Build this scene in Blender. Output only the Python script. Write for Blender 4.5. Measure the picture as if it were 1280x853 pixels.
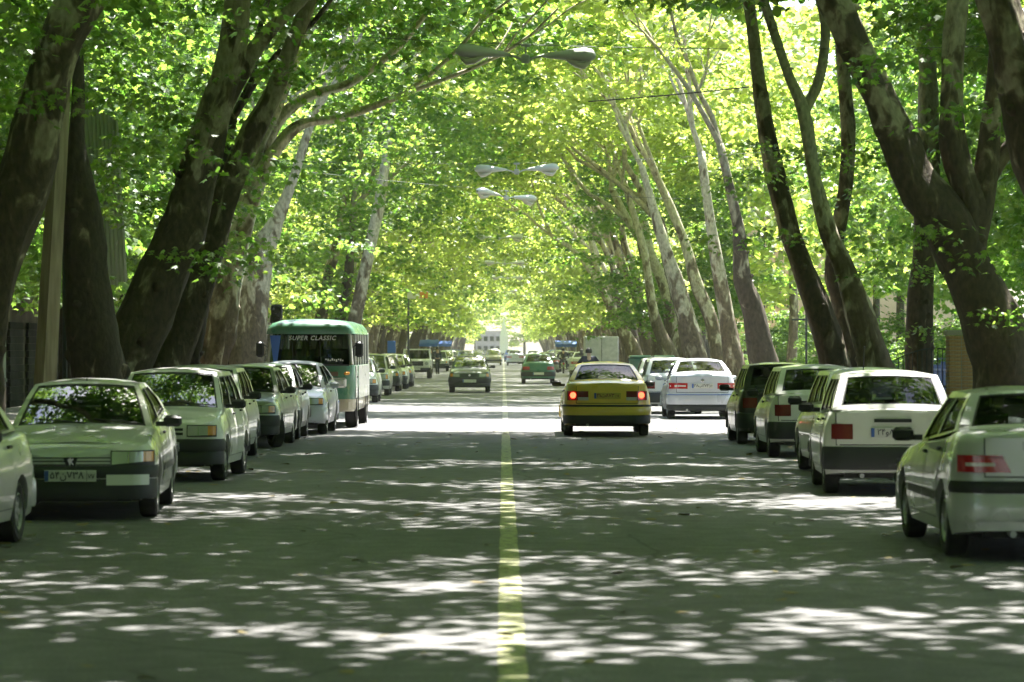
import bpy, bmesh, math, random
from mathutils import Vector, Matrix, noise
sc = bpy.context.scene
for o in list(bpy.data.objects): bpy.data.objects.remove(o)
R = math.radians
PI = math.pi
# ---------------------------------------------------------------- camera
FP = 4100.0                      # focal length in photo pixels (1280 wide)
CH = 1.75                        # camera height
cam_d = bpy.data.cameras.new('camera')
cam = bpy.data.objects.new('camera', cam_d); sc.collection.objects.link(cam)
cam.location = (0, 0, CH)
cam.rotation_euler = (R(90) + math.atan(7.5/FP), 0, -math.atan(11/FP))
cam_d.sensor_width = 36; cam_d.lens = FP/1280*36
cam_d.clip_start = 0.5; cam_d.clip_end = 3000
cam_d.dof.use_dof = True; cam_d.dof.focus_distance = 72; cam_d.dof.aperture_fstop = 3.8
sc.camera = cam
# ---------------------------------------------------------------- sky and sun
SUN_EL, SUN_AZ = 63.0, 24.0      # azimuth from the way the camera looks, towards the right
w = bpy.data.worlds.new('World'); sc.world = w; w.use_nodes = True
nt = w.node_tree; bg = nt.nodes['Background']
sky = nt.nodes.new('ShaderNodeTexSky'); sky.sky_type = 'NISHITA'; sky.sun_disc = False
sky.sun_elevation = R(SUN_EL); sky.sun_rotation = R(SUN_AZ); sky.dust_density = 2.0
nt.links.new(sky.outputs[0], bg.inputs[0]); bg.inputs[1].default_value = 0.10
sl = bpy.data.lights.new('sun', 'SUN'); sl.energy = 5.0; sl.angle = R(0.53); sl.color = (1, .965, .9)
sun = bpy.data.objects.new('sun', sl); sc.collection.objects.link(sun)
sd = Vector((math.sin(R(SUN_AZ))*math.cos(R(SUN_EL)), math.cos(R(SUN_AZ))*math.cos(R(SUN_EL)), math.sin(R(SUN_EL))))
sun.rotation_euler = sd.to_track_quat('Z', 'Y').to_euler()
sun.location = (0, 0, 60)
sc.view_settings.view_transform = 'Standard'; sc.view_settings.look = 'None'
sc.view_settings.exposure = 2.32; sc.view_settings.gamma = 1
sc.view_settings.use_curve_mapping = False
try:
    sc.cycles.use_denoising = True; sc.cycles.denoiser = 'OPENIMAGEDENOISE'
    sc.cycles.max_bounces = 7; sc.cycles.diffuse_bounces = 3; sc.cycles.glossy_bounces = 3
    sc.cycles.transmission_bounces = 5; sc.cycles.transparent_max_bounces = 10
    sc.cycles.sample_clamp_indirect = 6; sc.cycles.use_adaptive_sampling = True
    sc.cycles.adaptive_threshold = 0.02
    sc.cycles.caustics_reflective = False; sc.cycles.caustics_refractive = False
except Exception as e: print(e)

# ---------------------------------------------------------------- helpers
def px2w(px, py, Z):
    s = FP/Z
    return Vector(((px-629)/s, Z, CH+(434-py)/s))
class MB:
    def __init__(s): s.v = []; s.f = []; s.m = []
    def add(s, vs, fs, m=0):
        b = len(s.v); s.v += [tuple(v) for v in vs]
        s.f += [tuple(i+b for i in f) for f in fs]; s.m += [m]*len(fs); return s
    def quad(s, a, b, c, d, m=0): return s.add([a, b, c, d], [(0, 1, 2, 3)], m)
    def box(s, c, d, m=0, rz=0, bev=0.0):
        x, y, z = d[0]/2, d[1]/2, d[2]/2
        if bev > 0:
            b = min(bev, x*.9, y*.9, z*.9); rings = []
            for (zz, k) in ((-z, b), (-z+b, 0), (z-b, 0), (z, b)):
                X, Y = x-k, y-k
                rings.append([(X, -Y+b*0, zz), (X, Y, zz), (-X, Y, zz), (-X, -Y, zz)])
            # chamfer plan corners too
            vs = []
            for (zz, k) in ((-z, b), (-z+b, 0), (z-b, 0), (z, b)):
                X, Y = x-k, y-k
                for (sx, sy, o) in ((1, -1, 0), (1, 1, 1), (-1, 1, 0), (-1, -1, 1)):
                    p = [(sx*(X-b), sy*Y), (sx*X, sy*(Y-b))]
                    if o: p.reverse()
                    vs += [(q[0], q[1], zz) for q in p]
            fs = [tuple(range(7, -1, -1)), tuple(range(24, 32))]
            for r in range(3):
                for i in range(8): fs.append((r*8+i, r*8+(i+1) % 8, (r+1)*8+(i+1) % 8, (r+1)*8+i))
        else:
            vs = [(-x, -y, -z), (x, -y, -z), (x, y, -z), (-x, y, -z), (-x, -y, z), (x, -y, z), (x, y, z), (-x, y, z)]
            fs = [(3, 2, 1, 0), (4, 5, 6, 7), (0, 1, 5, 4), (1, 2, 6, 5), (2, 3, 7, 6), (3, 0, 4, 7)]
        cs, sn = math.cos(rz), math.sin(rz)
        return s.add([(c[0]+p[0]*cs-p[1]*sn, c[1]+p[0]*sn+p[1]*cs, c[2]+p[2]) for p in vs], fs, m)
    def tube(s, pts, rad, n=8, m=0, cap=True, jit=0, seed=0):
        pts = [Vector(p) for p in pts]
        if not isinstance(rad, (list, tuple)): rad = [rad]*len(pts)
        vs = []; up = Vector((0, 1, 0)); prev = None
        for i, p in enumerate(pts):
            t = (pts[min(i+1, len(pts)-1)]-pts[max(i-1, 0)])
            if t.length < 1e-9: t = Vector((0, 0, 1))
            t.normalize()
            if prev is None:
                a = t.cross(up)
                if a.length < .1: a = t.cross(Vector((1, 0, 0)))
            else: a = prev-t*prev.dot(t)
            a.normalize(); prev = a; b = t.cross(a)
            for k in range(n):
                g = 2*PI*k/n; r = rad[i]
                d = a*math.cos(g)+b*math.sin(g)
                if jit: r *= 1+jit*noise.noise(p*.7+d*1.3+Vector((seed, 0, 0)))+jit*.4*noise.noise(p*2.5+d*2.6)
                vs.append(p+d*r)
        fs = []
        for i in range(len(pts)-1):
            for k in range(n): fs.append((i*n+k, i*n+(k+1) % n, (i+1)*n+(k+1) % n, (i+1)*n+k))
        if cap: fs += [tuple(range(n-1, -1, -1)), tuple(range((len(pts)-1)*n, len(pts)*n))]
        return s.add(vs, fs, m)
    def lathe(s, prof, n=20, c=(0, 0, 0), axis='x', m=0):
        vs = []; fs = []
        for (a, r) in prof:
            for k in range(n):
                g = 2*PI*k/n
                if axis == 'x': vs.append((c[0]+a, c[1]+r*math.cos(g), c[2]+r*math.sin(g)))
                elif axis == 'z': vs.append((c[0]+r*math.cos(g), c[1]+r*math.sin(g), c[2]+a))
                else: vs.append((c[0]+r*math.cos(g), c[1]+a, c[2]+r*math.sin(g)))
        for i in range(len(prof)-1):
            for k in range(n): fs.append((i*n+k, i*n+(k+1) % n, (i+1)*n+(k+1) % n, (i+1)*n+k))
        return s.add(vs, fs, m)
    def grid(s, fn, us, vs_, m=0, flip=False):
        V = [fn(u, v) for v in vs_ for u in us]; n = len(us); F = []
        for j in range(len(vs_)-1):
            for i in range(n-1):
                q = (j*n+i, j*n+i+1, (j+1)*n+i+1, (j+1)*n+i)
                F.append(q[::-1] if flip else q)
        return s.add(V, F, m)
    def mesh(s, name, mats, smooth=False, fixn=False):
        me = bpy.data.meshes.new(name); me.from_pydata(s.v, [], s.f)
        for mt in (mats if isinstance(mats, (list, tuple)) else [mats]): me.materials.append(mt)
        if any(s.m): me.polygons.foreach_set('material_index', s.m)
        if fixn:
            b = bmesh.new(); b.from_mesh(me); bmesh.ops.remove_doubles(b, verts=b.verts, dist=1e-5)
            bmesh.ops.recalc_face_normals(b, faces=b.faces); b.to_mesh(me); b.free()
        if smooth:
            me.polygons.foreach_set('use_smooth', [True]*len(me.polygons))
            if smooth != 'all':
                try: me.set_sharp_from_angle(angle=R(38))
                except Exception: pass
        me.update(); return me
    def build(s, name, mats, parent=None, smooth=False, fixn=False, loc=None):
        o = bpy.data.objects.new(name, s.mesh(name, mats, smooth, fixn)); sc.collection.objects.link(o)
        if parent is not None: o.parent = parent
        if loc is not None: o.location = loc
        return o
def empty(name, loc=(0, 0, 0), rz=0, label=None, cat=None, group=None):
    o = bpy.data.objects.new(name, None); sc.collection.objects.link(o)
    o.location = loc; o.rotation_euler = (0, 0, rz); o.empty_display_size = .2
    tag(o, label, cat, group); return o
def tag(o, label=None, cat=None, group=None, kind=None):
    if label: o['label'] = label
    if cat: o['category'] = cat
    if group: o['group'] = group
    if kind: o['kind'] = kind
    return o
def link(name, me, parent=None, loc=None, rz=None, sc_=None):
    o = bpy.data.objects.new(name, me); sc.collection.objects.link(o)
    if parent is not None: o.parent = parent
    if loc is not None: o.location = loc
    if rz is not None: o.rotation_euler = (0, 0, rz)
    if sc_ is not None: o.scale = sc_
    return o
def lerp(a, b, t): return a+(b-a)*t
def table(tab, x):
    if x <= tab[0][0]: return tab[0][1]
    for (x0, y0), (x1, y1) in zip(tab, tab[1:]):
        if x <= x1: return lerp(y0, y1, (x-x0)/(x1-x0))
    return tab[-1][1]
def frange(a, b, n): return [a+(b-a)*i/(n-1) for i in range(n)]

# ---------------------------------------------------------------- materials
def mat(name, col, rough=.6, metal=0, coat=0, spec=.5, emit=None, es=0):
    m = bpy.data.materials.new(name); m.use_nodes = True; b = m.node_tree.nodes['Principled BSDF']
    b.inputs['Base Color'].default_value = (*col, 1); b.inputs['Roughness'].default_value = rough
    b.inputs['Metallic'].default_value = metal; b.inputs['Coat Weight'].default_value = coat
    b.inputs['Coat Roughness'].default_value = .05
    b.inputs['Specular IOR Level'].default_value = spec
    if emit: b.inputs['Emission Color'].default_value = (*emit, 1); b.inputs['Emission Strength'].default_value = es
    return m
def nodes(m): return m.node_tree.nodes, m.node_tree.links, m.node_tree.nodes['Principled BSDF']
def noisy(name, c1, c2, scale=3, rough=.8, bump=.2, detail=6, dist=.02, space='Object', stretch=None, lo=.35, hi=.65):
    m = mat(name, c1, rough); N, L, b = nodes(m)
    tc = N.new('ShaderNodeTexCoord'); src = tc.outputs[space]
    if space == 'World':
        pass
    if stretch:
        mp = N.new('ShaderNodeMapping'); mp.inputs['Scale'].default_value = stretch; L.new(src, mp.inputs[0]); src = mp.outputs[0]
    n = N.new('ShaderNodeTexNoise'); n.inputs['Scale'].default_value = scale; n.inputs['Detail'].default_value = detail
    L.new(src, n.inputs['Vector'])
    r = N.new('ShaderNodeValToRGB'); r.color_ramp.elements[0].position = lo; r.color_ramp.elements[1].position = hi
    r.color_ramp.elements[0].color = (*c1, 1); r.color_ramp.elements[1].color = (*c2, 1)
    L.new(n.outputs[0], r.inputs[0]); L.new(r.outputs[0], b.inputs['Base Color'])
    if bump:
        bp = N.new('ShaderNodeBump'); bp.inputs['Strength'].default_value = bump; bp.inputs['Distance'].default_value = dist
        L.new(n.outputs[0], bp.inputs['Height']); L.new(bp.outputs[0], b.inputs['Normal'])
    return m
def asphalt():
    m = mat('asphalt', (.14, .14, .14), .82); N, L, b = nodes(m)
    tc = N.new('ShaderNodeTexCoord')
    def nz(scale, detail, stretch=None):
        n = N.new('ShaderNodeTexNoise'); n.inputs['Scale'].default_value = scale; n.inputs['Detail'].default_value = detail
        if stretch:
            mp = N.new('ShaderNodeMapping'); mp.inputs['Scale'].default_value = stretch
            L.new(tc.outputs['Object'], mp.inputs[0]); L.new(mp.outputs[0], n.inputs['Vector'])
        else: L.new(tc.outputs['Object'], n.inputs['Vector'])
        return n
    big = nz(.35, 5, (1.6, .25, 1)); fine = nz(38, 3); mid = nz(3.5, 6)
    r = N.new('ShaderNodeValToRGB'); e = r.color_ramp.elements
    e[0].position = .3; e[0].color = (.105, .103, .102, 1); e[1].position = .7; e[1].color = (.19, .185, .183, 1)
    L.new(big.outputs[0], r.inputs[0])
    def mul(a, n, lo, hi):
        mr = N.new('ShaderNodeMapRange'); mr.inputs[1].default_value = .3; mr.inputs[2].default_value = .7
        mr.inputs[3].default_value = lo; mr.inputs[4].default_value = hi; L.new(n.outputs[0], mr.inputs[0])
        mx = N.new('ShaderNodeMix'); mx.data_type = 'RGBA'; mx.blend_type = 'MULTIPLY'; mx.inputs[0].default_value = 1
        L.new(a, mx.inputs[6]); L.new(mr.outputs[0], mx.inputs[7]); return mx.outputs[2]
    c = mul(r.outputs[0], mid, .74, 1.18); c = mul(c, fine, .6, 1.35)
    # cracks
    vo = N.new('ShaderNodeTexVoronoi'); vo.feature = 'DISTANCE_TO_EDGE'; vo.inputs['Scale'].default_value = .33
    wn = nz(1.1, 4); ad = N.new('ShaderNodeMix'); ad.data_type = 'RGBA'; ad.inputs[0].default_value = .22
    L.new(tc.outputs['Object'], ad.inputs[6]); L.new(wn.outputs['Color'], ad.inputs[7]); L.new(ad.outputs[2], vo.inputs['Vector'])
    cr = N.new('ShaderNodeMapRange'); cr.inputs[1].default_value = 0; cr.inputs[2].default_value = .006
    cr.inputs[3].default_value = .45; cr.inputs[4].default_value = 1; L.new(vo.outputs[0], cr.inputs[0])
    mx = N.new('ShaderNodeMix'); mx.data_type = 'RGBA'; mx.blend_type = 'MULTIPLY'; mx.inputs[0].default_value = 1
    L.new(c, mx.inputs[6]); L.new(cr.outputs[0], mx.inputs[7]); L.new(mx.outputs[2], b.inputs['Base Color'])
    bp = N.new('ShaderNodeBump'); bp.inputs['Strength'].default_value = .5; bp.inputs['Distance'].default_value = .006
    L.new(fine.outputs[0], bp.inputs['Height']); L.new(bp.outputs[0], b.inputs['Normal'])
    return m
def leaf_mat(name, d1, d2, t1, t2, mixf=.55):
    m = bpy.data.materials.new(name); m.use_nodes = True; N, L = m.node_tree.nodes, m.node_tree.links
    N.clear(); out = N.new('ShaderNodeOutputMaterial')
    g = N.new('ShaderNodeNewGeometry')
    def ramp(a, b):
        r = N.new('ShaderNodeValToRGB'); r.color_ramp.elements[0].color = (*a, 1); r.color_ramp.elements[1].color = (*b, 1)
        L.new(g.outputs['Random Per Island'], r.inputs[0]); return r.outputs[0]
    d = N.new('ShaderNodeBsdfPrincipled'); d.inputs['Roughness'].default_value = .42; d.inputs['Specular IOR Level'].default_value = .5
    t = N.new('ShaderNodeBsdfTranslucent'); mx = N.new('ShaderNodeMixShader'); mx.inputs[0].default_value = mixf
    L.new(ramp(d1, d2), d.inputs['Base Color']); L.new(ramp(t1, t2), t.inputs[0])
    L.new(d.outputs[0], mx.inputs[1]); L.new(t.outputs[0], mx.inputs[2]); L.new(mx.outputs[0], out.inputs[0])
    return m
def bark_mat(name, pale_lo, dark, mid, pale, shift=0.0):
    """plane tree bark: rough brown plates low on the trunk, flaking to smooth pale patches higher up"""
    m = mat(name, dark, .85); N, L, b = nodes(m)
    tc = N.new('ShaderNodeTexCoord'); gp = N.new('ShaderNodeNewGeometry')
    mp = N.new('ShaderNodeMapping'); mp.inputs['Scale'].default_value = (1, 1, .55); L.new(gp.outputs['Position'], mp.inputs[0])
    n = N.new('ShaderNodeTexNoise'); n.inputs['Scale'].default_value = 3.4; n.inputs['Detail'].default_value = 7; n.inputs['Distortion'].default_value = .6; L.new(mp.outputs[0], n.inputs['Vector'])
    f = N.new('ShaderNodeTexNoise'); f.inputs['Scale'].default_value = 14; f.inputs['Detail'].default_value = 6; L.new(mp.outputs[0], f.inputs['Vector'])
    sp = N.new('ShaderNodeSeparateXYZ'); L.new(gp.outputs['Position'], sp.inputs[0])
    h = N.new('ShaderNodeMapRange'); h.inputs[1].default_value = pale_lo; h.inputs[2].default_value = pale_lo+4.5
    h.inputs[3].default_value = -.13; h.inputs[4].default_value = .16; L.new(sp.outputs[2], h.inputs[0])
    ad = N.new('ShaderNodeMath'); ad.operation = 'ADD'; L.new(n.outputs[0], ad.inputs[0]); L.new(h.outputs[0], ad.inputs[1])
    r = N.new('ShaderNodeValToRGB'); e = r.color_ramp.elements
    e[0].position = .46; e[0].color = (*dark, 1); e[1].position = .575; e[1].color = (*pale, 1)
    k = e.new(.53); k.color = (*mid, 1)
    L.new(ad.outputs[0], r.inputs[0])
    mr = N.new('ShaderNodeMapRange'); mr.inputs[1].default_value = .3; mr.inputs[2].default_value = .7; mr.inputs[3].default_value = .6; mr.inputs[4].default_value = 1.3
    L.new(f.outputs[0], mr.inputs[0])
    mx = N.new('ShaderNodeMix'); mx.data_type = 'RGBA'; mx.blend_type = 'MULTIPLY'; mx.inputs[0].default_value = 1
    L.new(r.outputs[0], mx.inputs[6]); L.new(mr.outputs[0], mx.inputs[7]); L.new(mx.outputs[2], b.inputs['Base Color'])
    bp = N.new('ShaderNodeBump'); bp.inputs['Strength'].default_value = .7; bp.inputs['Distance'].default_value = .03
    L.new(f.outputs[0], bp.inputs['Height']); L.new(bp.outputs[0], b.inputs['Normal'])
    return m
def glass_mat(name, tint=(.36, .40, .37), refl=.16):
    m = bpy.data.materials.new(name); m.use_nodes = True; N, L = m.node_tree.nodes, m.node_tree.links
    N.clear(); out = N.new('ShaderNodeOutputMaterial')
    t = N.new('ShaderNodeBsdfTransparent'); t.inputs[0].default_value = (*tint, 1)
    g = N.new('ShaderNodeBsdfGlossy'); g.inputs['Roughness'].default_value = .03; g.inputs[0].default_value = (.95, .97, 1, 1)
    fr = N.new('ShaderNodeFresnel'); fr.inputs[0].default_value = 1.5
    mr = N.new('ShaderNodeMath'); mr.operation = 'MULTIPLY_ADD'; mr.inputs[1].default_value = refl; mr.inputs[2].default_value = .05; L.new(fr.outputs[0], mr.inputs[0])
    mx = N.new('ShaderNodeMixShader'); L.new(mr.outputs[0], mx.inputs[0]); L.new(t.outputs[0], mx.inputs[1]); L.new(g.outputs[0], mx.inputs[2])
    L.new(mx.outputs[0], out.inputs[0]); return m
def paint(name, col, metal=0.0, rough=.32, coat=.6):
    m = mat(name, col, rough, metal, coat); N, L, b = nodes(m)
    tc = N.new('ShaderNodeTexCoord'); n = N.new('ShaderNodeTexNoise'); n.inputs['Scale'].default_value = 2.2; n.inputs['Detail'].default_value = 7
    L.new(tc.outputs['Object'], n.inputs['Vector'])
    r = N.new('ShaderNodeMapRange'); r.inputs[1].default_value = .35; r.inputs[2].default_value = .75; r.inputs[3].default_value = 0; r.inputs[4].default_value = .3
    L.new(n.outputs[0], r.inputs[0])
    mx = N.new('ShaderNodeMix'); mx.data_type = 'RGBA'; L.new(r.outputs[0], mx.inputs[0])
    mx.inputs[6].default_value = (*col, 1); mx.inputs[7].default_value = (*[lerp(c, d, .6) for c, d in zip(col, (.3, .27, .22))], 1)
    L.new(mx.outputs[2], b.inputs['Base Color'])
    r2 = N.new('ShaderNodeMapRange'); r2.inputs[1].default_value = .35; r2.inputs[2].default_value = .75; r2.inputs[3].default_value = rough*.8; r2.inputs[4].default_value = rough+.2
    L.new(n.outputs[0], r2.inputs[0]); L.new(r2.outputs[0], b.inputs['Roughness'])
    return m
M = {}
M['asphalt'] = asphalt()
M['yellow_line'] = noisy('yellow_line', (.17, .17, .13), (.42, .42, .20), 11, .75, .3, 8, .004, lo=.40, hi=.53)
M['faded_line'] = noisy('faded_line', (.17, .17, .165), (.5, .48, .34), 5, .8, .3, 8, .004, lo=.45, hi=.62)
M['kerb'] = noisy('kerb_concrete', (.22, .21, .19), (.38, .37, .34), 5, .9, .4)
M['pave'] = noisy('paving', (.2, .19, .17), (.3, .28, .25), 2, .9, .3)
M['earth'] = noisy('earth', (.1, .08, .05), (.2, .17, .12), 1.2, .95, .5)
M['grass'] = noisy('grass', (.05, .09, .02), (.1, .16, .04), 1.0, .95, .5)
M['bark_a'] = bark_mat('bark_brown', 3.2, (.075, .055, .038), (.17, .13, .09), (.34, .295, .215))
M['bark_b'] = bark_mat('bark_pale', 1.0, (.14, .105, .07), (.30, .245, .175), (.50, .45, .345))
M['bark_c'] = bark_mat('bark_dark', 5.5, (.055, .043, .033), (.11, .085, .062), (.30, .26, .19))
M['leaf'] = leaf_mat('leaf_green', (.035, .085, .014), (.075, .15, .028), (.14, .33, .035), (.42, .61, .09), .55)
M['leaf_backlit'] = leaf_mat('leaf_yellow_green', (.08, .14, .02), (.12, .19, .04), (.42, .58, .06), (.74, .82, .2), .6)  # lighter leaf copy, backlit glow of the far canopy put into its colour
M['glass'] = glass_mat('window_glass')
M['glass_dark'] = glass_mat('tinted_glass', (.22, .26, .24), .3)
M['rubber'] = noisy('rubber', (.018, .018, .018), (.04, .038, .035), 8, .8, .1)
M['black'] = mat('black_plastic', (.022, .023, .026), .5)
M['black_gloss'] = mat('black_gloss', (.015, .015, .018), .25, coat=.3)
M['dark_trim'] = mat('dark_trim', (.03, .03, .03), .7)
M['interior'] = mat('interior_fabric', (.05, .048, .045), .9)
M['rim'] = noisy('rim_alloy', (.28, .28, .28), (.45, .45, .45), 6, .4, .1)
M['rim'].node_tree.nodes['Principled BSDF'].inputs['Metallic'].default_value = .7
M['chrome'] = mat('chrome', (.7, .7, .72), .15, 1)
M['lamp'] = mat('headlight_glass', (.55, .57, .55), .12, .35, .8)
M['amber'] = mat('amber_lens', (.75, .32, .04), .2, 0, .6)
M['red'] = mat('red_lens', (.42, .015, .02), .2, 0, .7)
M['red_dark'] = mat('dark_red_lens', (.16, .012, .015), .25, 0, .5)
M['clear'] = mat('clear_lens', (.6, .55, .55), .2, 0, .7)
M['brake'] = mat('lit_brake_light', (.8, .05, .03), .3, emit=(1, .10, .04), es=1.1)
M['plate'] = mat('plate_white', (.62, .62, .58), .5)
M['plate_y'] = mat('plate_yellow', (.62, .47, .07), .5)
M['ink'] = mat('plate_ink', (.02, .02, .03), .6)
M['ink_red'] = mat('plate_ink_red', (.25, .03, .03), .6)
M['blue'] = mat('plate_blue', (.03, .06, .35), .5)
PC = dict(silver=((.50, .50, .49), .35), green_silver=((.55, .55, .55), .3), white=((.70, .71, .68), 0), dark_green=((.02, .05, .035), .2), cream=((.76, .75, .72), 0),
          yellow=((.95, .66, .08), 0), dark=((.025, .03, .03), .2), bus_green=((.075, .22, .14), 0), olive=((.12, .16, .09), .1), lavender=((.58, .60, .68), .15),
          grey=((.18, .19, .19), .3), blue=((.03, .10, .42), 0), mid_green=((.04, .16, .11), .1), beige=((.42, .38, .28), .1))
for k, (c, mt) in PC.items(): M[k] = paint('paint_'+k, c, mt)
M['concrete'] = noisy('concrete', (.25, .24, .22), (.36, .35, .32), 1.5, .9, .2)
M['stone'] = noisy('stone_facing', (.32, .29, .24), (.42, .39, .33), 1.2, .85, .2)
M['shaded_stone'] = noisy('shaded_stone_facing', (.10, .09, .075), (.16, .145, .12), 1.2, .85, .2)  # darker copy of the stone, street shade put into its colour
M['peach'] = noisy('peach_render', (.55, .36, .25), (.64, .44, .32), .8, .9, .1)
M['brick'] = noisy('brick', (.42, .24, .12), (.56, .36, .2), 20, .9, .3)
M['mortar'] = mat('mortar', (.4, .37, .32), .95)
M['metal_grey'] = noisy('galvanised_metal', (.36, .37, .37), (.5, .5, .5), 4, .45, .05)
M['metal_grey'].node_tree.nodes['Principled BSDF'].inputs['Metallic'].default_value = .4
M['metal_dark'] = mat('dark_iron', (.04, .045, .05), .55)
M['metal_blue'] = mat('blue_iron', (.08, .12, .3), .5)
M['wood'] = noisy('weathered_wood', (.22, .18, .12), (.36, .31, .22), 3, .85, .2, stretch=(4, 4, .4))
M['tarp_blue'] = mat('blue_tarp', (.02, .10, .45), .6)
M['flag_blue'] = mat('blue_pennant', (.10, .20, .75), .7)
M['flag_blue'].node_tree.nodes['Principled BSDF'].inputs['Emission Strength'].default_value = 0
M['panel_grey'] = noisy('grey_panel', (.4, .41, .4), (.52, .53, .52), 2, .6, .1, stretch=(6, 6, .5))
M['skin'] = mat('skin', (.42, .27, .19), .6)
M['hair'] = mat('hair', (.015, .012, .01), .6)
M['cloth_navy'] = noisy('cloth_navy', (.012, .014, .03), (.03, .034, .06), 8, .9, .2)
M['cloth_black'] = noisy('cloth_black', (.012, .012, .012), (.03, .03, .03), 8, .9, .2)
M['cloth_white'] = noisy('cloth_white', (.5, .5, .52), (.65, .65, .66), 8, .9, .2)
M['lampshell'] = mat('lamp_housing', (.6, .6, .58), .4, 0)
M['lampglass'] = mat('lamp_bowl', (.6, .56, .48), .3, 0, .4)
M['roller'] = noisy('roller_shutter', (.03, .03, .03), (.05, .05, .048), 1, .95, .1)
for k in ('roller', 'shaded_stone'): M[k].node_tree.nodes['Principled BSDF'].inputs['Specular IOR Level'].default_value = .08
M['sign_w'] = mat('sign_white', (.7, .7, .7), .5); M['sign_o'] = mat('sign_orange', (.75, .28, .05), .5); M['teal'] = mat('teal_sign', (.04, .3, .22), .5)

# ---------------------------------------------------------------- ground
def sheet(name, x0, x1, y0, y1, z, m, nx=1, ny=1):
    mb = MB(); mb.grid(lambda u, v: (u, v, z), frange(x0, x1, nx+1), frange(y0, y1, ny+1))
    return tag(mb.build(name, m), kind='structure')
sheet('ground', -400, 400, -120, 1500, -.16, M['earth'])
sheet('road', -5.95, 5.95, -60, 900, 0, M['asphalt'], 2, 40)
ln = MB()
rnd = random.Random(5)
ys = frange(6, 65.5, 120)
ln.grid(lambda u, v: (.05+u*.08+.004*math.sin(v*1.9)+.003*math.sin(v*7.7+u), v, .004), (-1, 1), ys)
tag(ln.build('centre_line', M['yellow_line']), kind='structure')
l2 = MB(); l2.grid(lambda u, v: (.05+u*.07, v, .004), (-1, 1), frange(66, 600, 100)); tag(l2.build('faded_line', M['faded_line']), kind='structure')
for s_, nm in ((-1, 'pavement_left'), (1, 'pavement_right')):
    mb = MB(); X0, X1 = sorted((s_*8.3, s_*13.2))
    mb.box(((X0+X1)/2, 420, -.02), (X1-X0, 960, .3)); tag(mb.build(nm, M['pave']), kind='structure')
    mb = MB(); mb.box((s_*7.2, 420, -.06), (2.2, 960, .14)); tag(mb.build('tree_strip', M['earth']), kind='structure')
    kb = MB()
    for i in range(150):
        kb.box((s_*6.03, 20+i*1.0, .055), (.16, .985, .17), bev=.015)
    kb.box((s_*6.03, 535, .055), (.16, 730, .17))
    tag(kb.build('kerb', M['kerb']), kind='structure')
sheet('park_lawn', 13.2, 120, -40, 800, -.02, M['grass'])

# ---------------------------------------------------------------- vehicles
def loft_car(P):
    """P: parameter dict; front points to +Y; returns helper closures"""
    L, W = P['L'], P['W']; hl, hw = L/2, W/2; r = P.get('r', .26); bow = P.get('bow', .07)
    def yend(x):
        ax = min(abs(x), hw); y = hl-bow*(ax/hw)**2
        if ax > hw-r: y -= r*(1-math.sqrt(max(0, 1-((ax-(hw-r))/r)**2)))
        return y
    def wid(y):
        ay = abs(y)
        if ay >= hl: return 0.0
        lo, hi = 0.0, hw
        if ay <= yend(hw): return hw
        for _ in range(26):
            mid = (lo+hi)/2
            if yend(mid) > ay: lo = mid
            else: hi = mid
        return lo
    zt = lambda y: table(P['top'], y)
    zb0 = P.get('zb', .22); rw = P['rw']; ra = rw+.055
    def zb(y):
        z = table(P.get('bot', [(-hl, zb0+.06), (-hl+.5, zb0), (hl-.5, zb0), (hl, zb0+.04)]), y)
        for ya in P['axles']:
            d = abs(y-ya)
            if d < ra: z = max(z, rw+math.sqrt(ra*ra-d*d)*1.02)
        return z
    def side(y, z):                                   # outer half-width at height z
        w_ = wid(y); t0 = .52; ztop = zt(y)
        ins = 0
        if z < t0: ins = .055*((t0-z)/.35)**2
        else: ins = .10*((z-t0)/max(.2, ztop-t0))**2.2
        return max(0, w_-ins)
    def top(x, y):
        w_ = max(side(y, zt(y))-.03, .01); k = min(1, abs(x)/w_)
        return zt(y)+P.get('crown', .035)*(1-k*k)
    return dict(yend=yend, wid=wid, zt=zt, zb=zb, side=side, top=top)
def text_mesh(body, size, depth=.002, shear=0.0, sp=1.0):
    c = bpy.data.curves.new('lettering', 'FONT'); c.body = body; c.size = size; c.extrude = depth; c.shear = shear
    c.align_x = 'CENTER'; c.align_y = 'CENTER'; c.resolution_u = 2; c.space_character = sp; c.offset = size*.012
    o = bpy.data.objects.new('lettering', c); sc.collection.objects.link(o)
    dg = bpy.context.evaluated_depsgraph_get(); me = bpy.data.meshes.new_from_object(o.evaluated_get(dg))
    bpy.data.objects.remove(o); return me
def put_text(me, name, parent, loc, facing, m, sx=1):
    """facing: +1 reads when seen from +Y side (front of a car), -1 from -Y side"""
    o = bpy.data.objects.new(name, me); sc.collection.objects.link(o); o.parent = parent
    me.materials.clear(); me.materials.append(m)
    o.rotation_euler = (R(90), 0, PI if facing > 0 else 0); o.location = loc; o.scale = (sx, 1, 1); return o
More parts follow.
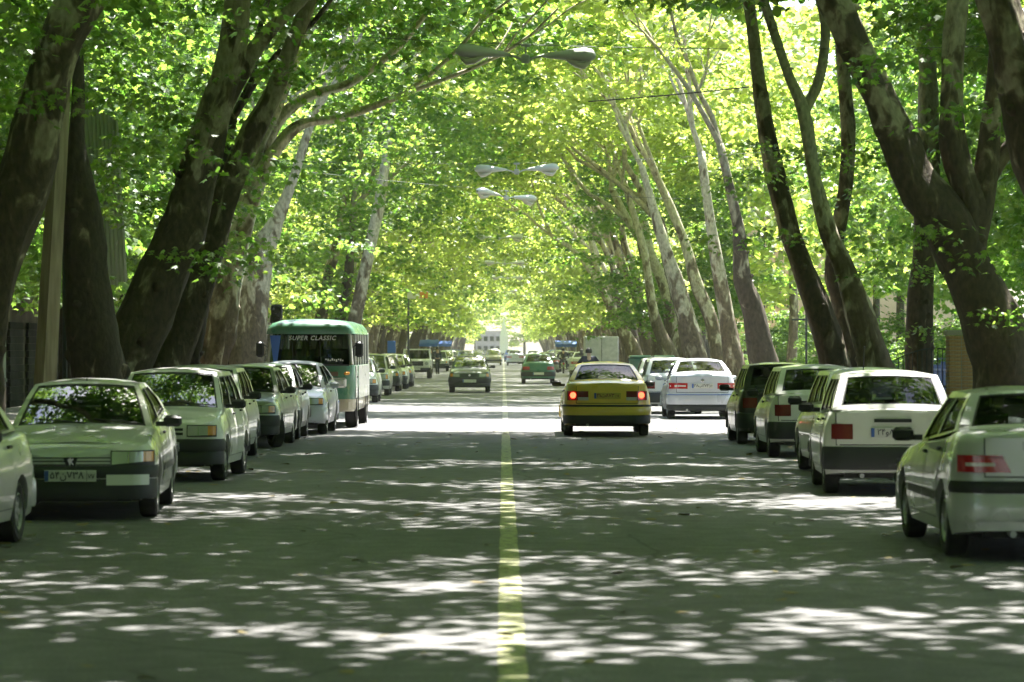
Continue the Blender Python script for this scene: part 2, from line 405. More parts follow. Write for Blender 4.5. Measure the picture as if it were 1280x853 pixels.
def plate(root, y, z, facing, kind, nums, w=.52, h=.115, x=0):
    base, ink = (M['plate_y'], M['ink_red']) if kind == 'y' else (M['plate'], M['ink'])
    mb = MB(); mb.box((x, y, z), (w, .012, h), 0, bev=.003)
    mb.box((x+facing*(w/2-.022), y+facing*.008, z), (.04, .006, h-.01), 1)
    for (dx, ww) in ((-facing*(w/2-.095), .004),): mb.box((x+dx, y+facing*.008, z), (ww, .005, h-.01), 2)
    o = mb.build('number_plate', [base, M['blue'], ink], root)
    f = facing
    if nums:
        t = text_mesh(nums[0], h*.86); put_text(t, 'plate_number', o, (x+f*.035, y+f*.0085, z+.004), f, ink)
        t = text_mesh(nums[1], h*.62); put_text(t, 'plate_number', o, (x-f*(w/2-.05), y+f*.0085, z-.008), f, ink, .85)
    return o
def end_patch(name, P, G, end, x0, x1, z0, z1, off, m, root, th=.02, nx=8, slant=0, zt0=None, taper=None, nz=2):
    """a lamp / grille / panel that follows the curved nose (end=+1) or tail (-1)"""
    mb = MB()
    def pt(u, v, o):
        x = lerp(x0, x1, u)
        za, zb_ = z0, z1
        if taper: za, zb_ = z0+taper[0]*u, z1+taper[1]*u
        z = lerp(za, zb_, v); xx = x+slant*(v-.5)*(1 if x1 >= 0 else -1)*(1-u)
        y = G['yend'](xx)
        lean = P.get('lean_f' if end > 0 else 'lean_r', 0)*(z-.55)
        return (xx, end*(y+o-lean), z)
    us = frange(0, 1, nx); vs = frange(0, 1, nz)
    mb.grid(lambda u, v: pt(u, v, off), us, vs)
    mb.grid(lambda u, v: pt(u, 0, lerp(off-th, off, v)), us, (0, 1)); mb.grid(lambda u, v: pt(u, 1, lerp(off-th, off, v)), us, (0, 1))
    mb.grid(lambda u, v: pt(0, v, lerp(off-th, off, u)), (0, 1), vs); mb.grid(lambda u, v: pt(1, v, lerp(off-th, off, u)), (0, 1), vs)
    return mb.build(name, m, root, smooth=True, fixn=True)
def bumper(name, P, G, end, z0, z1, out, m, root, wrap=.5, dz=.03, n=26):
    L, W = P['L'], P['W']; hw = W/2; mb = MB()
    path = []                                          # (x, y) plan points along the end, then down the side
    ys = yw = G['yend'](hw*.999)
    for y in frange(yw-wrap, yw, 4)[:-1]: path.append((hw, y, (1, 0)))
    for a in frange(1, 0, n//2):
        x = hw*math.sin(a*PI/2)
        y = G['yend'](x); x2 = G['yend'](max(0, x-.01)); nx_ = (x2-y)/.01
        l = math.hypot(nx_, 1); path.append((x, y, (nx_/l, 1/l)))
    full = path+[(-x, y, (-nx_, ny_)) for (x, y, (nx_, ny_)) in reversed(path[:-1])]
    full = [(x*.978, y, n_) for (x, y, n_) in full]
    prof = [(-.05, z0+dz*.3), (out*.7, z0), (out, z0+dz), (out, (z0+z1)/2), (out*.95, z1-dz), (out*.55, z1), (-.05, z1)]
    lean = P.get('lean_f' if end > 0 else 'lean_r', 0)
    vs = []; k = len(prof)
    for fi, (x, y, (nx_, ny_)) in enumerate(full):
        fd = min(1, .2+.3*min(fi, len(full)-1-fi))
        for (o, z) in prof:
            o = o*fd-(1-fd)*.05 if o > 0 else o
            vs.append((x+nx_*o, end*(y+ny_*o-lean*(z-.55)*(1 if abs(nx_) < .9 else 0)), z))
    fs = [(i*k+j, i*k+j+1, (i+1)*k+j+1, (i+1)*k+j) for i in range(len(full)-1) for j in range(k-1)]
    fs += [tuple(range(k)), tuple((len(full)-1)*k+j for j in range(k))]
    mb.add(vs, fs); return mb.build(name, m, root, smooth=True, fixn=True)
WHEEL = {}
def wheel_meshes(r, wd, style):
    key = (r, wd, style)
    if key in WHEEL: return WHEEL[key]
    t = MB(); h = wd/2
    t.lathe([(-h*.8, r*.62), (-h, r*.72), (-h, r*.9), (-h*.8, r*.98), (-h*.3, r), (h*.3, r), (h*.8, r*.98), (h, r*.9), (h, r*.72), (h*.8, r*.62)], 28)
    t.lathe([(-h*.8, r*.62), (h*.5, r*.6)], 28)
    rm = MB(); rr = r*.63
    rm.lathe([(h*.85, rr), (h*.93, rr*.93), (h*.7, rr*.88), (h*.45, rr*.86)], 28)
    if style == 'cap':
        rm.lathe([(h*.6, rr*.88), (h*.88, rr*.6), (h*.95, rr*.25), (h*.97, 0.001)], 28)
        for k in range(8):
            g = k*PI/4; rm.box((h*.86, math.cos(g)*rr*.74, math.sin(g)*rr*.74), (.012, .035, .035), 1)
    else:
        for k in range(7):
            g = 2*PI*k/7; cs, sn = math.cos(g), math.sin(g); a = Vector((0, cs, sn)); b = Vector((0, -sn, cs))
            p0 = Vector((h*.78, 0, 0))+a*rr*.16; p1 = Vector((h*.72, 0, 0))+a*rr*.9
            q = [p0+b*.03, p0-b*.03, p1-b*.022, p1+b*.022]; back = [v-Vector((.03, 0, 0)) for v in q]
            rm.add(q+back, [(0, 1, 2, 3), (1, 5, 6, 2), (3, 7, 4, 0), (0, 4, 5, 1), (2, 6, 7, 3)])
        rm.lathe([(h*.5, rr*.2), (h*.82, rr*.19), (h*.86, rr*.1), (h*.86, 0.001)], 12)
        rm.lathe([(h*.1, rr*.86), (h*.08, .001)], 20, m=1)
    WHEEL[key] = (t.mesh('tyre', M['rubber'], True, True), rm.mesh('rim', [M['rim'], M['black']], True, True)); return WHEEL[key]
def add_wheels(root, xs, ys, r, wd=.19, style='cap', steer=0.0, front=None):
    tm, rm = wheel_meshes(r, wd, style)
    for y in ys:
        for s_ in (-1, 1):
            o = link('wheel', tm, root, (s_*xs, y, r), 0 if s_ > 0 else PI)
            if steer and y == max(ys): o.rotation_euler = (0, 0, (0 if s_ > 0 else PI)+steer)
            link('rim', rm, o)
def patch_window(root, P4, name, body_mat, cuts, v0=.06, v1=.94, off=.012, nu=10, nv=4, glass=None, flip=False, bodyname=None, frame_mb=None):
    """P4(u,v) -> (point, outward normal).  cuts = [(u0,u1),..] panes; the rest becomes frame in frame_mb"""
    fr = frame_mb; edges = [0]
    for a, b in cuts: edges += [a, b]
    edges.append(1)
    pt = lambda u, v: P4(u, v)[0]
    inn = lambda u, v, o=off: tuple(Vector(P4(u, v)[0])-Vector(P4(u, v)[1])*o)
    for i in range(0, len(edges)-1, 2):
        if edges[i+1]-edges[i] > 1e-4: fr.grid(pt, frange(edges[i], edges[i+1], 3), frange(v0, v1, nv), 0)
    fr.grid(pt, frange(0, 1, nu*2), (0, v0), 0); fr.grid(pt, frange(0, 1, nu*2), (v1, 1), 0)
    for a, b in cuts:
        us = frange(a, b, nu); vs = frange(v0, v1, nv)
        for (f1, f2) in ((lambda t: (a, t), vs), (lambda t: (b, t), vs)):
            pass
        fr.grid(lambda u, v: pt(u, v0) if v == 0 else inn(u, v0, off*2), us, (0, 1), 1)
        fr.grid(lambda u, v: pt(u, v1) if v == 0 else inn(u, v1, off*2), us, (0, 1), 1)
        fr.grid(lambda u, v: pt(a, v) if u == 0 else inn(a, v, off*2), (0, 1), vs, 1)
        fr.grid(lambda u, v: pt(b, v) if u == 0 else inn(b, v, off*2), (0, 1), vs, 1)
        # black seal just inside the opening
        du = .012*(1 if b-a > .3 else .6); dv = .03
        for (ua, ub, va, vb) in ((a, b, v0, v0+dv), (a, b, v1-dv, v1), (a, a+du, v0+dv, v1-dv), (b-du, b, v0+dv, v1-dv)):
            fr.grid(lambda u, v: inn(u, v, off*.6), frange(ua, ub, nu if ub-ua > .1 else 2), frange(va, vb, nv if vb-va > .1 else 2), 1)
        g = MB(); g.grid(lambda u, v: inn(u, v), us, vs)
        g.build(name, glass or M['glass'], root, smooth='all')

def make_car(kind, colour, loc, rz, label, cat='car', group=None, name='parked_car', plate_txt=None, steer=0, wheel=None, detail=True, extra=None):
    K = CARS[kind]; P = dict(K); G = loft_car(P); L, W = P['L'], P['W']; hl, hw = L/2, W/2; body_m = M[colour]
    root = empty(name, loc, rz, label, cat, group)
    # ---- lower body
    ends = sorted(set([-hl, -hl+.001, -hl+.006, -hl+.02, -hl+.045, -hl+.07, -hl+.11, -hl+.17, -hl+.25, -hl+.34, -hl+.45]))
    ys = ends+[-y for y in ends]+frange(-hl+.45, hl-.45, 26)
    for ya in P['axles']:
        ra = P['rw']+.055
        ys += [ya+ra*math.cos(a) for a in frange(0, PI, 13)]+[ya-ra-.004, ya+ra+.004]
    ys = sorted(set(round(y, 4) for y in ys)); secs = []
    for y in ys:
        zb_, zt_ = G['zb'](y), G['zt'](y); row = []
        zs = [zb_, zb_+.05, .36, .45, .53, .56, .66, .75, .84, zt_-.07, zt_-.03, zt_]
        zs = [min(max(z, zb_), zt_) for z in zs]; zs = sorted(zs)
        row.append((0, zb_+.001)); row.append((max(0, G['side'](y, zb_)-.08), zb_))
        for z in zs[:-1]: row.append((G['side'](y, z), z))
        wt_ = G['side'](y, zt_)
        row.append((max(0, wt_-.03), zt_))
        for k in (.8, .55, .28, 0): x = max(0, wt_-.03)*k; row.append((x, G['top'](x, y)))
        lean = P.get('lean_f' if y > 0 else 'lean_r', 0); k_ = max(0, (abs(y)-(hl-.35))/.35)
        sg = 1 if y > 0 else -1
        secs.append([(x, y-sg*lean*(z-.55)*k_, z) for x, z in row])
    n = len(secs[0]); vs = []; full = 2*n-2
    for row in secs:
        vs += row+[(-x, y, z) for x, y, z in reversed(row[1:-1])]
    fs = []
    for i in range(len(secs)-1):
        for j in range(full): fs.append((i*full+j, i*full+(j+1) % full, (i+1)*full+(j+1) % full, (i+1)*full+j))
    mb = MB(); mb.add(vs, fs); mb.build('body', body_m, root, smooth=True, fixn=True)
    # ---- wheel wells / underside
    ub = MB(); ub.box((0, 0, P.get('zb', .22)+.10), (W-.34, L-.55, .22))
    for ya in P['axles']: ub.box((0, ya, P['rw']+.12), (W-.5, P['rw']*2.5, P['rw']+.1))
    for sy in (-1, 1): ub.box((0, sy*(hl-.3), P.get('zb', .22)+.04), (W-.5, .3, .1))
    ub.build('underbody', M['dark_trim'], root)
    add_wheels(root, hw-.115, P['axles'], P['rw'], .185, wheel or P.get('wheel', 'cap'), steer)
    # ---- greenhouse
    c = P['cab']; yf, rf, rr, yr = c['yf'], c['rf'], c['rr'], c['yr']; zr = P['H']-.045; wb, wt = c['wb'], c['wt']; b1, b2 = .13, .07
    zbf, zbr = G['zt'](yf)+.0, G['zt'](yr)
    def frontp(u, v):
        x = lerp(wb, wt, v)*(2*u-1); k = (2*u-1)**2
        y = lerp(yf-b1*k, rf-b2*k, v); z = lerp(zbf+P.get('crown', .035)*(1-k)*.9, zr+.03*(1-k), v)+.03*math.sin(PI*v)
        return (x, y, z), (0, (zr-zbf)/1.0, abs(yf-rf))
    def rearp(u, v):
        x = lerp(wb, wt, v)*(2*u-1); k = (2*u-1)**2
        y = lerp(yr+b1*.6*k, rr+b2*k, v); z = lerp(zbr+P.get('crown', .035)*(1-k)*.9, zr+.03*(1-k), v)+.02*math.sin(PI*v)
        return (x, y, z), (0, -(zr-zbr), abs(yr-rr))
    def sidep(s_):
        def f(u, v):
            y = lerp(lerp(yf-b1, yr+b1*.6, u), lerp(rf-b2, rr+b2, u), v)
            zb_ = lerp(zbf, zbr, u); x = lerp(wb, wt, v)+.02*math.sin(PI*v)+.0*u
            return (s_*x, y, lerp(zb_, zr, v)), (s_*.97, 0, .2)
        return f
    def nrm(f):
        def g(u, v):
            p, n_ = f(u, v); return p, Vector(n_).normalized()
        return g
    frm = MB()
    patch_window(root, nrm(frontp), 'windscreen', body_m, [(.045, .955)], .04, .93, frame_mb=frm, glass=M['glass'])
    patch_window(root, nrm(rearp), 'rear_window', body_m, [(.07, .93)], P.get('rv', .07), .90, frame_mb=frm)
    for s_ in (-1, 1): patch_window(root, nrm(sidep(s_)), 'side_window', body_m, c['cuts'], .05, .88, nu=5, nv=3, frame_mb=frm)
    frm.grid(lambda u, v: (wt*(2*u-1), lerp(rf-b2*(2*u-1)**2, rr+b2*(2*u-1)**2, v), zr+.03*(1-(2*u-1)**2)+.03*math.sin(PI*v)*(1-(2*u-1)**4)), frange(0, 1, 13), frange(0, 1, 9), 0)
    frm.build('roof', [body_m, M['black']], root, smooth=True, fixn=True)
    # ---- interior
    it = MB(); zi = min(zbf, zbr)
    it.grid(lambda u, v: ((lerp(-1, 1, u))*(wb-.02), lerp(yr+.12, yf-.16, v), lerp(zbr, zbf, v)+.048), (0, 1), (0, 1))
    mid = (rf+rr)/2
    for s_ in (-1, 1):
        it.box((s_*.36, mid+.28, zi+.14), (.46, .13, .34), bev=.05); it.box((s_*.36, mid+.26, zi+.36), (.24, .09, .15), bev=.035)
        it.box((s_*.36, rr+.12 if kind == 'hatch' else rr+.2, zi+.22), (.3, .08, .16), bev=.03)
    it.box((0, rr+.15 if kind == 'hatch' else rr+.22, zi+.10), (1.1, .12, .2), bev=.04)
    it.box((0, yf-.32, zbf+.05), (1.2, .22, .09), bev=.03)
    it.lathe([(0, .17), (.015, .185), (.03, .17)], 14, (-.36, yf-.52, zbf+.1), 'y')
    it.build('interior', M['interior'], root)
    mr = MB(); mr.box((0, rf-.12, zr-.08), (.2, .02, .06), bev=.008); mr.build('rear_view_mirror', M['black'], root)
    # ---- mirrors
    for s_ in (-1, 1):
        mb = MB(); mb.box((s_*(hw+.085), yf-.38, zbf+.075), (.19, .09, .12), bev=.03); mb.box((s_*(hw-.03), yf-.36, zbf+.045), (.12, .05, .05))
        mb.build('wing_mirror', M['black'] if not P.get('mircol') else body_m, root, smooth=True)
    # ---- doors, handles, mouldings
    if detail:
        dy = c['doors']
        for s_ in (-1, 1):
            for (ya, yb) in dy:
                d = MB()
                def dp(u, v, o=.006):
                    y = lerp(ya, yb, u); zlo = max(P.get('zb', .22)+.1, G['zb'](y)+.03); z = lerp(zlo, G['zt'](y)-.02, v)
                    return (s_*(G['side'](y, z)+o), y, z)
                us = frange(.012, .988, 7); vs_ = frange(.015, .985, 6)
                d.grid(lambda u, v: dp(u, v), us, vs_, 0)
                for (ua, ub_, va, vb) in ((0, .012, 0, 1), (.988, 1, 0, 1), (.012, .988, 0, .015)):
                    d.grid(lambda u, v: dp(u, v, .003), frange(ua, ub_, 7 if ub_-ua > .1 else 2), frange(va, vb, 6 if vb-va > .1 else 2), 1)
                dob = d.build('door', [body_m, M['black']], root, smooth=True, fixn=False)
                h = MB(); yh = lerp(ya, yb, .13 if ya < yb else .87); yh = min(ya, yb)+.14; zh = G['zt'](yh)-.1
                h.box((s_*(G['side'](yh, zh)+.02), yh, zh), (.03, .14, .03), bev=.008); h.build('handle', M['black'], dob)
                if P.get('mould'):
                    q = MB(); q.grid(lambda u, v: (s_*(G['side'](lerp(ya, yb, u), .5)+.014), lerp(ya, yb, u), lerp(.46, .53, v)), frange(.0, 1, 4), (0, 1)); q.build('side_moulding', M['black'], dob)
    # ---- bonnet
    bn = MB(); yb0 = yf+.03; yb1 = hl-.16
    bn.grid(lambda u, v: (lambda y, xw: ((2*u-1)*xw, y-.05*(2*u-1)**2, G['top']((2*u-1)*xw, y)+.006))(lerp(yb0, yb1, v), min(wb-.02, max(.1, G['wid'](lerp(yb0, yb1, v))-.13))), frange(0, 1, 11), frange(0, 1, 8))
    bn.build('bonnet', body_m, root, smooth='all')
    wp = MB()
    for x0 in (-.05, -.62):
        a = Vector((x0, yf+.0, zbf+.06)); b_ = Vector((x0+.5, yf-.12, zbf+.10)); wp.tube([a, b_], .009, 5)
    wp.build('wipers', M['black'], root)
    # ---- front end
    f = K['front']
    bumper('front_bumper', P, G, 1, f['bump'][0], f['bump'][1], .035, M[f['bump'][2]] if f['bump'][2] != 'body' else body_m, root, P.get('wrapf', .12))
    if f.get('skirt'): bumper('front_spoiler', P, G, 1, f['skirt'][0], f['skirt'][1], .02, M[f['skirt'][2]] if f['skirt'][2] != 'body' else body_m, root, .12)
    for (x0, x1, z0, z1) in f.get('inserts', []):
        for s_ in (-1, 1): end_patch('bumper_insert', P, G, 1, s_*x0, s_*x1, z0, z1, .045, M['cream'] if colour != 'white' else M['silver'], root)
    x0, x1, z0, z1 = f['light']
    for s_ in (-1, 1):
        o = end_patch('headlight', P, G, 1, s_*x0, s_*x1, z0, z1, .012, M['lamp'], root, taper=(f.get('tap', .01), 0))
        end_patch('indicator', P, G, 1, s_*x1, s_*(x1+f['ind']), z0+f.get('tap', .01), z1, .012, M['amber'], o)
        end_patch('lens_divider', P, G, 1, s_*lerp(x0, x1, .52), s_*lerp(x0, x1, .55), z0+.01, z1-.006, .016, M['chrome'], o, nx=2)
        end_patch('lamp_surround', P, G, 1, s_*(x0-.012), s_*(x1+f['ind']+.008), z0-.012, z1+.012, .006, M['black'], o)
    gx, gz0, gz1 = f['grille']
    gr = end_patch('grille', P, G, 1, -gx, gx, gz0, gz1, .008, M['black'], root)
    for k in range(f.get('slats', 2)):
        z = lerp(gz0, gz1, (k+.7)/(f.get('slats', 2)+.4)); end_patch('grille_slat', P, G, 1, -gx, gx, z-.011, z+.011, .018, body_m, gr)
    em = f.get('emblem')
    if em == 'lion':
        mb = MB(); y = G['yend'](0)+.022; zc = (gz0+gz1)/2; h = (gz1-gz0)*.52
        mb.add([(-.075, y, zc+h), (.075, y, zc+h), (.045, y, zc-h), (-.045, y, zc-h), (-.075, y-.03, zc+h), (.075, y-.03, zc+h), (.045, y-.03, zc-h), (-.045, y-.03, zc-h)], [(0, 1, 2, 3), (0, 4, 5, 1), (1, 5, 6, 2), (2, 6, 7, 3), (3, 7, 4, 0)])
        e = mb.build('emblem_shield', M['black'], gr)
        mb = MB(); lion = [(-.012, -.04), (-.022, -.01), (-.03, .012), (-.018, .03), (-.004, .042), (.012, .04), (.006, .025), (.024, .03), (.032, .012), (.018, .008), (.012, -.005), (.026, -.016), (.03, -.042), (.016, -.03), (.004, -.016), (0, -.045)]
        mb.add([(-x, y+.004, zc+z) for x, z in lion], [tuple(range(len(lion)))]); mb.build('lion_emblem', M['chrome'], e)
    elif em:
        mb = MB(); mb.lathe([(0, .045), (.012, .045), (.015, .036), (.012, .03), (.012, .001)], 16, (0, G['yend'](0)+.012, (gz0+gz1)/2), 'y'); mb.build('emblem', M['chrome'], gr)
    if detail: plate(root, hl+.05, f['plate'], 1, 'y' if colour == 'yellow' else 'w', plate_txt if (plate_txt and abs(rz) > 1) else None)
    # ---- rear end
    r = K['rear']
    bumper('rear_bumper', P, G, -1, r['bump'][0], r['bump'][1], .035, M[r['bump'][2]] if r['bump'][2] != 'body' else body_m, root, P.get('wrapr', .12))
    if r.get('skirt'): bumper('rear_skirt', P, G, -1, r['skirt'][0], r['skirt'][1], .022, M[r['skirt'][2]] if r['skirt'][2] != 'body' else body_m, root, .12)
    if r.get('strip'): bumper('bumper_strip', P, G, -1, r['strip'][0], r['strip'][1], .045, M[r['strip'][2]], root, .12, dz=.006)
    x0, x1, z0, z1 = r['light']
    braking = colour == 'yellow'
    for s_ in (-1, 1):
        o = end_patch('tail_light', P, G, -1, s_*x0, s_*x1, z0, z1, .012, M[r.get('lm', 'red')], root, taper=(r.get('tap', 0), 0), slant=r.get('slant', 0))
        for (a, b_, c_, d_, mm) in r.get('segs', []):
            end_patch('lens', P, G, -1, s_*lerp(x0, x1, a), s_*lerp(x0, x1, b_), lerp(z0, z1, c_), lerp(z0, z1, d_), .018, M[mm], o, th=.01, nx=4)
        if braking:
            mb = MB(); xb = s_*lerp(x0, x1, .72); mb.lathe([(0, .06), (-.02, .057), (-.033, .04), (-.038, .001)], 18, (xb, -(G['yend'](xb)+.012), lerp(z0, z1, .55)), 'y'); mb.build('brake_light', M['brake'], o, smooth=True)
    if r.get('lid'):
        lx, lz0, lz1 = r['lid']
        lo = end_patch('boot_lid', P, G, -1, -lx, lx, lz0, lz1, .006, body_m, root, nx=15, nz=4)
        end_patch('boot_gap', P, G, -1, -lx-.01, lx+.01, lz0-.012, lz1, .002, M['black'], lo, nx=15)
        if r.get('handle'):
            hx, hz = r['handle']; end_patch('boot_handle', P, G, -1, -hx, hx, hz-.02, hz+.02, .03, M['black'], lo)
    if detail or plate_txt: plate(root, -(hl+r.get('py', .02)), r['plate'], -1, 'y' if colour == 'yellow' else 'w', plate_txt if (plate_txt and abs(rz) < 1) else None)
    if r.get('badge'):
        mb = MB(); mb.lathe([(0, .04), (-.012, .04), (-.014, .03), (-.014, .001)], 16, (0, -(hl+.008), r['badge']), 'y'); mb.build('badge', M['chrome'], root)
    ex = MB(); ex.tube([(-hw*.45, -hl+.35, .24), (-hw*.45, -hl-.01, .23)], .028, 10); ex.box((-hw*.3, -hl+.5, .27), (.35, .5, .13), bev=.05); ex.build('exhaust', M['metal_grey'], root, smooth=True)
    if K.get('fog') and K['fog']: pass
    if extra: extra(root, P, G)
    return root
CARS = {
 'sedan405': dict(L=4.41, W=1.70, H=1.40, rw=.295, axles=(-1.30, 1.37), zb=.20, crown=.04, r=.26, lean_f=.10, lean_r=.05, wheel='alloy', mould=True, bow=.09,
    top=[(-2.205, .98), (-2.17, 1.03), (-1.5, 1.06), (-.9, .99), (0, .94), (.85, .91), (1.5, .84), (2.0, .76), (2.16, .70), (2.205, .64)],
    cab=dict(yf=.98, rf=.28, rr=-1.02, yr=-1.62, wb=.74, wt=.545, cuts=[(.05, .43), (.47, .90)], doors=[(-.12, .82), (-1.02, -.14)]),
    front=dict(bump=(.43, .555, 'black'), skirt=(.22, .42, 'black'), inserts=[(.36, .78, .36, .465)], light=(.41, .72, .565, .695), tap=.03, ind=.10, grille=(.395, .558, .64), slats=2, emblem='lion', plate=.455),
    rear=dict(bump=(.56, .66, 'black'), skirt=(.33, .55, 'body'), strip=(.652, .664, 'chrome'), light=(.43, .81, .73, .87), tap=.0, slant=.07, segs=[(.25, .85, .36, .56, 'clear'), (.05, .95, .84, .9, 'red_dark')], lid=(.60, .70, 1.01), plate=.47, py=.07)),
 'samand': dict(L=4.50, W=1.72, H=1.45, rw=.30, axles=(-1.28, 1.39), zb=.21, crown=.05, r=.34, lean_f=.14, lean_r=.05, wheel='cap', bow=.12,
    top=[(-2.25, .94), (-2.2, 1.0), (-2.0, 1.05), (-1.5, 1.06), (-.9, .99), (0, .96), (.9, .95), (1.5, .88), (2.0, .79), (2.2, .72), (2.25, .66)],
    cab=dict(yf=1.05, rf=.30, rr=-1.0, yr=-1.72, wb=.75, wt=.54, cuts=[(.05, .43), (.47, .88)], doors=[(-.10, .86), (-1.02, -.12)]),
    front=dict(bump=(.30, .56, 'body'), light=(.36, .70, .60, .73), ind=.08, grille=(.33, .60, .70), slats=2, emblem='ring', plate=.45),
    rear=dict(bump=(.42, .60, 'body'), skirt=(.25, .42, 'black'), strip=(.585, .625, 'black'), light=(.37, .78, .71, .89), lm='red_dark', segs=[(.0, .5, .0, .34, 'clear'), (.55, .95, .0, 1, 'red')], lid=(.60, .66, .985), plate=.80, py=.012)),
 'hatch': dict(L=3.60, W=1.62, H=1.46, rw=.275, axles=(-1.16, 1.15), zb=.21, crown=.03, r=.22, lean_f=.10, lean_r=.12, wheel='cap', bow=.06,
    top=[(-1.8, .98), (-1.76, 1.0), (-1.3, 1.0), (0, .96), (.75, .95), (1.3, .88), (1.62, .81), (1.76, .75), (1.8, .68)],
    cab=dict(yf=.98, rf=.42, rr=-1.30, yr=-1.72, wb=.71, wt=.57, cuts=[(.05, .38), (.41, .70), (.73, .93)], doors=[(-.10, .82), (-.98, -.12)]),
    front=dict(bump=(.40, .56, 'black'), skirt=(.23, .40, 'black'), light=(.36, .62, .60, .73), ind=.10, grille=(.30, .61, .70), slats=1, emblem='ring', plate=.46), rv=.10,
    rear=dict(bump=(.30, .57, 'black'), skirt=None, light=(.47, .72, .66, .84), lm='red_dark', segs=[(.1, .9, .1, .9, 'red_dark')], lid=(.66, .60, .97), handle=(.22, .88), plate=.74, py=.0)),
 'pridesedan': dict(L=3.94, W=1.61, H=1.43, rw=.275, axles=(-1.12, 1.22), zb=.22, crown=.035, r=.24, lean_f=.10, lean_r=.06, wheel='cap', bow=.07,
    top=[(-1.97, .93), (-1.93, .98), (-1.4, 1.0), (-.9, .97), (0, .95), (.8, .94), (1.4, .87), (1.8, .80), (1.93, .74), (1.97, .68)],
    cab=dict(yf=1.0, rf=.38, rr=-.85, yr=-1.42, wb=.70, wt=.54, cuts=[(.05, .44), (.48, .90)], doors=[(-.05, .85), (-.9, -.07)]),
    front=dict(bump=(.38, .57, 'black'), skirt=(.24, .38, 'black'), light=(.38, .64, .61, .73), ind=.10, grille=(.33, .62, .71), slats=1, emblem='ring', plate=.45),
    rear=dict(bump=(.36, .58, 'black'), skirt=None, light=(.42, .74, .66, .82), segs=[(.1, .9, .1, .4, 'red_dark')], lid=(.40, .64, .95), plate=.49, py=.05)),
 'sd206': dict(L=4.19, W=1.67, H=1.46, rw=.29, axles=(-1.12, 1.32), zb=.21, crown=.05, r=.34, lean_f=.16, lean_r=.04, wheel='alloy', mircol=True, bow=.12,
    top=[(-2.095, .98), (-2.05, 1.06), (-1.8, 1.10), (-1.4, 1.08), (-.8, 1.0), (0, .95), (.95, .93), (1.5, .85), (1.9, .74), (2.06, .66), (2.095, .60)],
    cab=dict(yf=1.12, rf=.32, rr=-.95, yr=-1.60, wb=.74, wt=.54, cuts=[(.05, .44), (.48, .88)], doors=[(-.08, .88), (-.92, -.10)]),
    front=dict(bump=(.28, .54, 'body'), light=(.36, .68, .60, .72), ind=.08, grille=(.33, .56, .62), slats=1, emblem='ring', plate=.42),
    rear=dict(bump=(.36, .64, 'body'), skirt=(.22, .36, 'black'), strip=(.585, .61, 'blue'), light=(.36, .80, .74, .88), segs=[(.1, .95, .36, .62, 'clear')], lid=(.62, .66, 1.03), plate=.81, py=.012, badge=.94)),
 'estate': dict(L=4.0, W=1.63, H=1.50, rw=.285, axles=(-1.2, 1.25), zb=.23, crown=.03, r=.22, lean_f=.08, lean_r=.08, wheel='cap', bow=.06,
    top=[(-2.0, 1.0), (-1.95, 1.02), (-1.3, 1.0), (0, .97), (.85, .96), (1.5, .90), (1.8, .84), (1.96, .78), (2.0, .72)],
    cab=dict(yf=1.05, rf=.5, rr=-1.6, yr=-1.92, wb=.72, wt=.60, cuts=[(.05, .36), (.39, .66), (.69, .95)], doors=[(-.05, .88), (-.95, -.07)]),
    front=dict(bump=(.36, .56, 'black'), light=(.40, .68, .60, .76), ind=.08, grille=(.37, .61, .75), slats=3, emblem='ring', plate=.45), rv=.08,
    rear=dict(bump=(.32, .57, 'black'), skirt=None, light=(.58, .74, .64, .92), segs=[], lid=(.54, .60, .98), plate=.72, py=.0)),
}
CARS['pars'] = dict(CARS['sedan405']); CARS['pars']['front'] = dict(CARS['sedan405']['front'], bump=(.49, .58, 'black'), skirt=(.24, .485, 'body'), inserts=[]); CARS['pars']['wrapf'] = .12
CARS['plainsedan'] = dict(CARS['pridesedan']); CARS['plainsedan']['rear'] = dict(CARS['pridesedan']['rear'], bump=(.30, .56, 'body'))
def antenna(x=0, y=.5, h=.55, z=1.4):
    def f(root, P, G):
        mb = MB(); mb.tube([(x, y, P['H']-.03), (x, y-h*.5, P['H']+h*.85)], .007, 5); mb.build('aerial', M['black'], root)
    return f
LEFT = 'cars parked along the left kerb'; RIGHT = 'cars parked along the right kerb'
def left_car(kind, col, Xo, Zf, yaw, label, plate_txt=None, **k):
    P = CARS[kind]; return make_car(kind, col, (Xo-P['W']/2, Zf+P['L']/2, 0), PI+R(yaw), label, group=LEFT, plate_txt=plate_txt, **k)
def right_car(kind, col, Xo, Zr, yaw, label, plate_txt=None, **k):
    P = CARS[kind]; return make_car(kind, col, (Xo+P['W']/2, Zr+P['L']/2, 0), R(yaw), label, group=RIGHT, plate_txt=plate_txt, **k)
left_car('plainsedan', 'silver', -4.36, 26.3, -3, 'silver sedan cut off by the left edge, only tail and rear wheel showing', wheel='alloy')
left_car('sedan405', 'green_silver', -3.6, 33.0, 2.6, 'silver green sedan with lion emblem on its slatted grille, nearest whole car at left', ('۵۴ن۷۳۸', '۷۷'), extra=antenna(0, .2, .02))
left_car('hatch', 'cream', -3.58, 42.4, -1.6, 'white hatchback with black bumper, right behind the nearest whole sedan at left')
left_car('hatch', 'cream', -3.95, 49.9, 0, 'white hatchback mostly hidden, only roof, side and black mirror showing behind another white hatchback')
left_car('pridesedan', 'silver', -3.82, 56.6, -2, 'greenish silver sedan with its front wheels turned towards the road', steer=R(24))
left_car('pridesedan', 'silver', -3.82, 61.3, 0, 'silver sedan squeezed between the car with turned wheels and the pale lavender car')
left_car('sd206', 'lavender', -3.5, 65.4, -1, 'pale lavender silver car parked right in front of the green minibus', ('۱۲ب۳۴۵', '۱۱'))
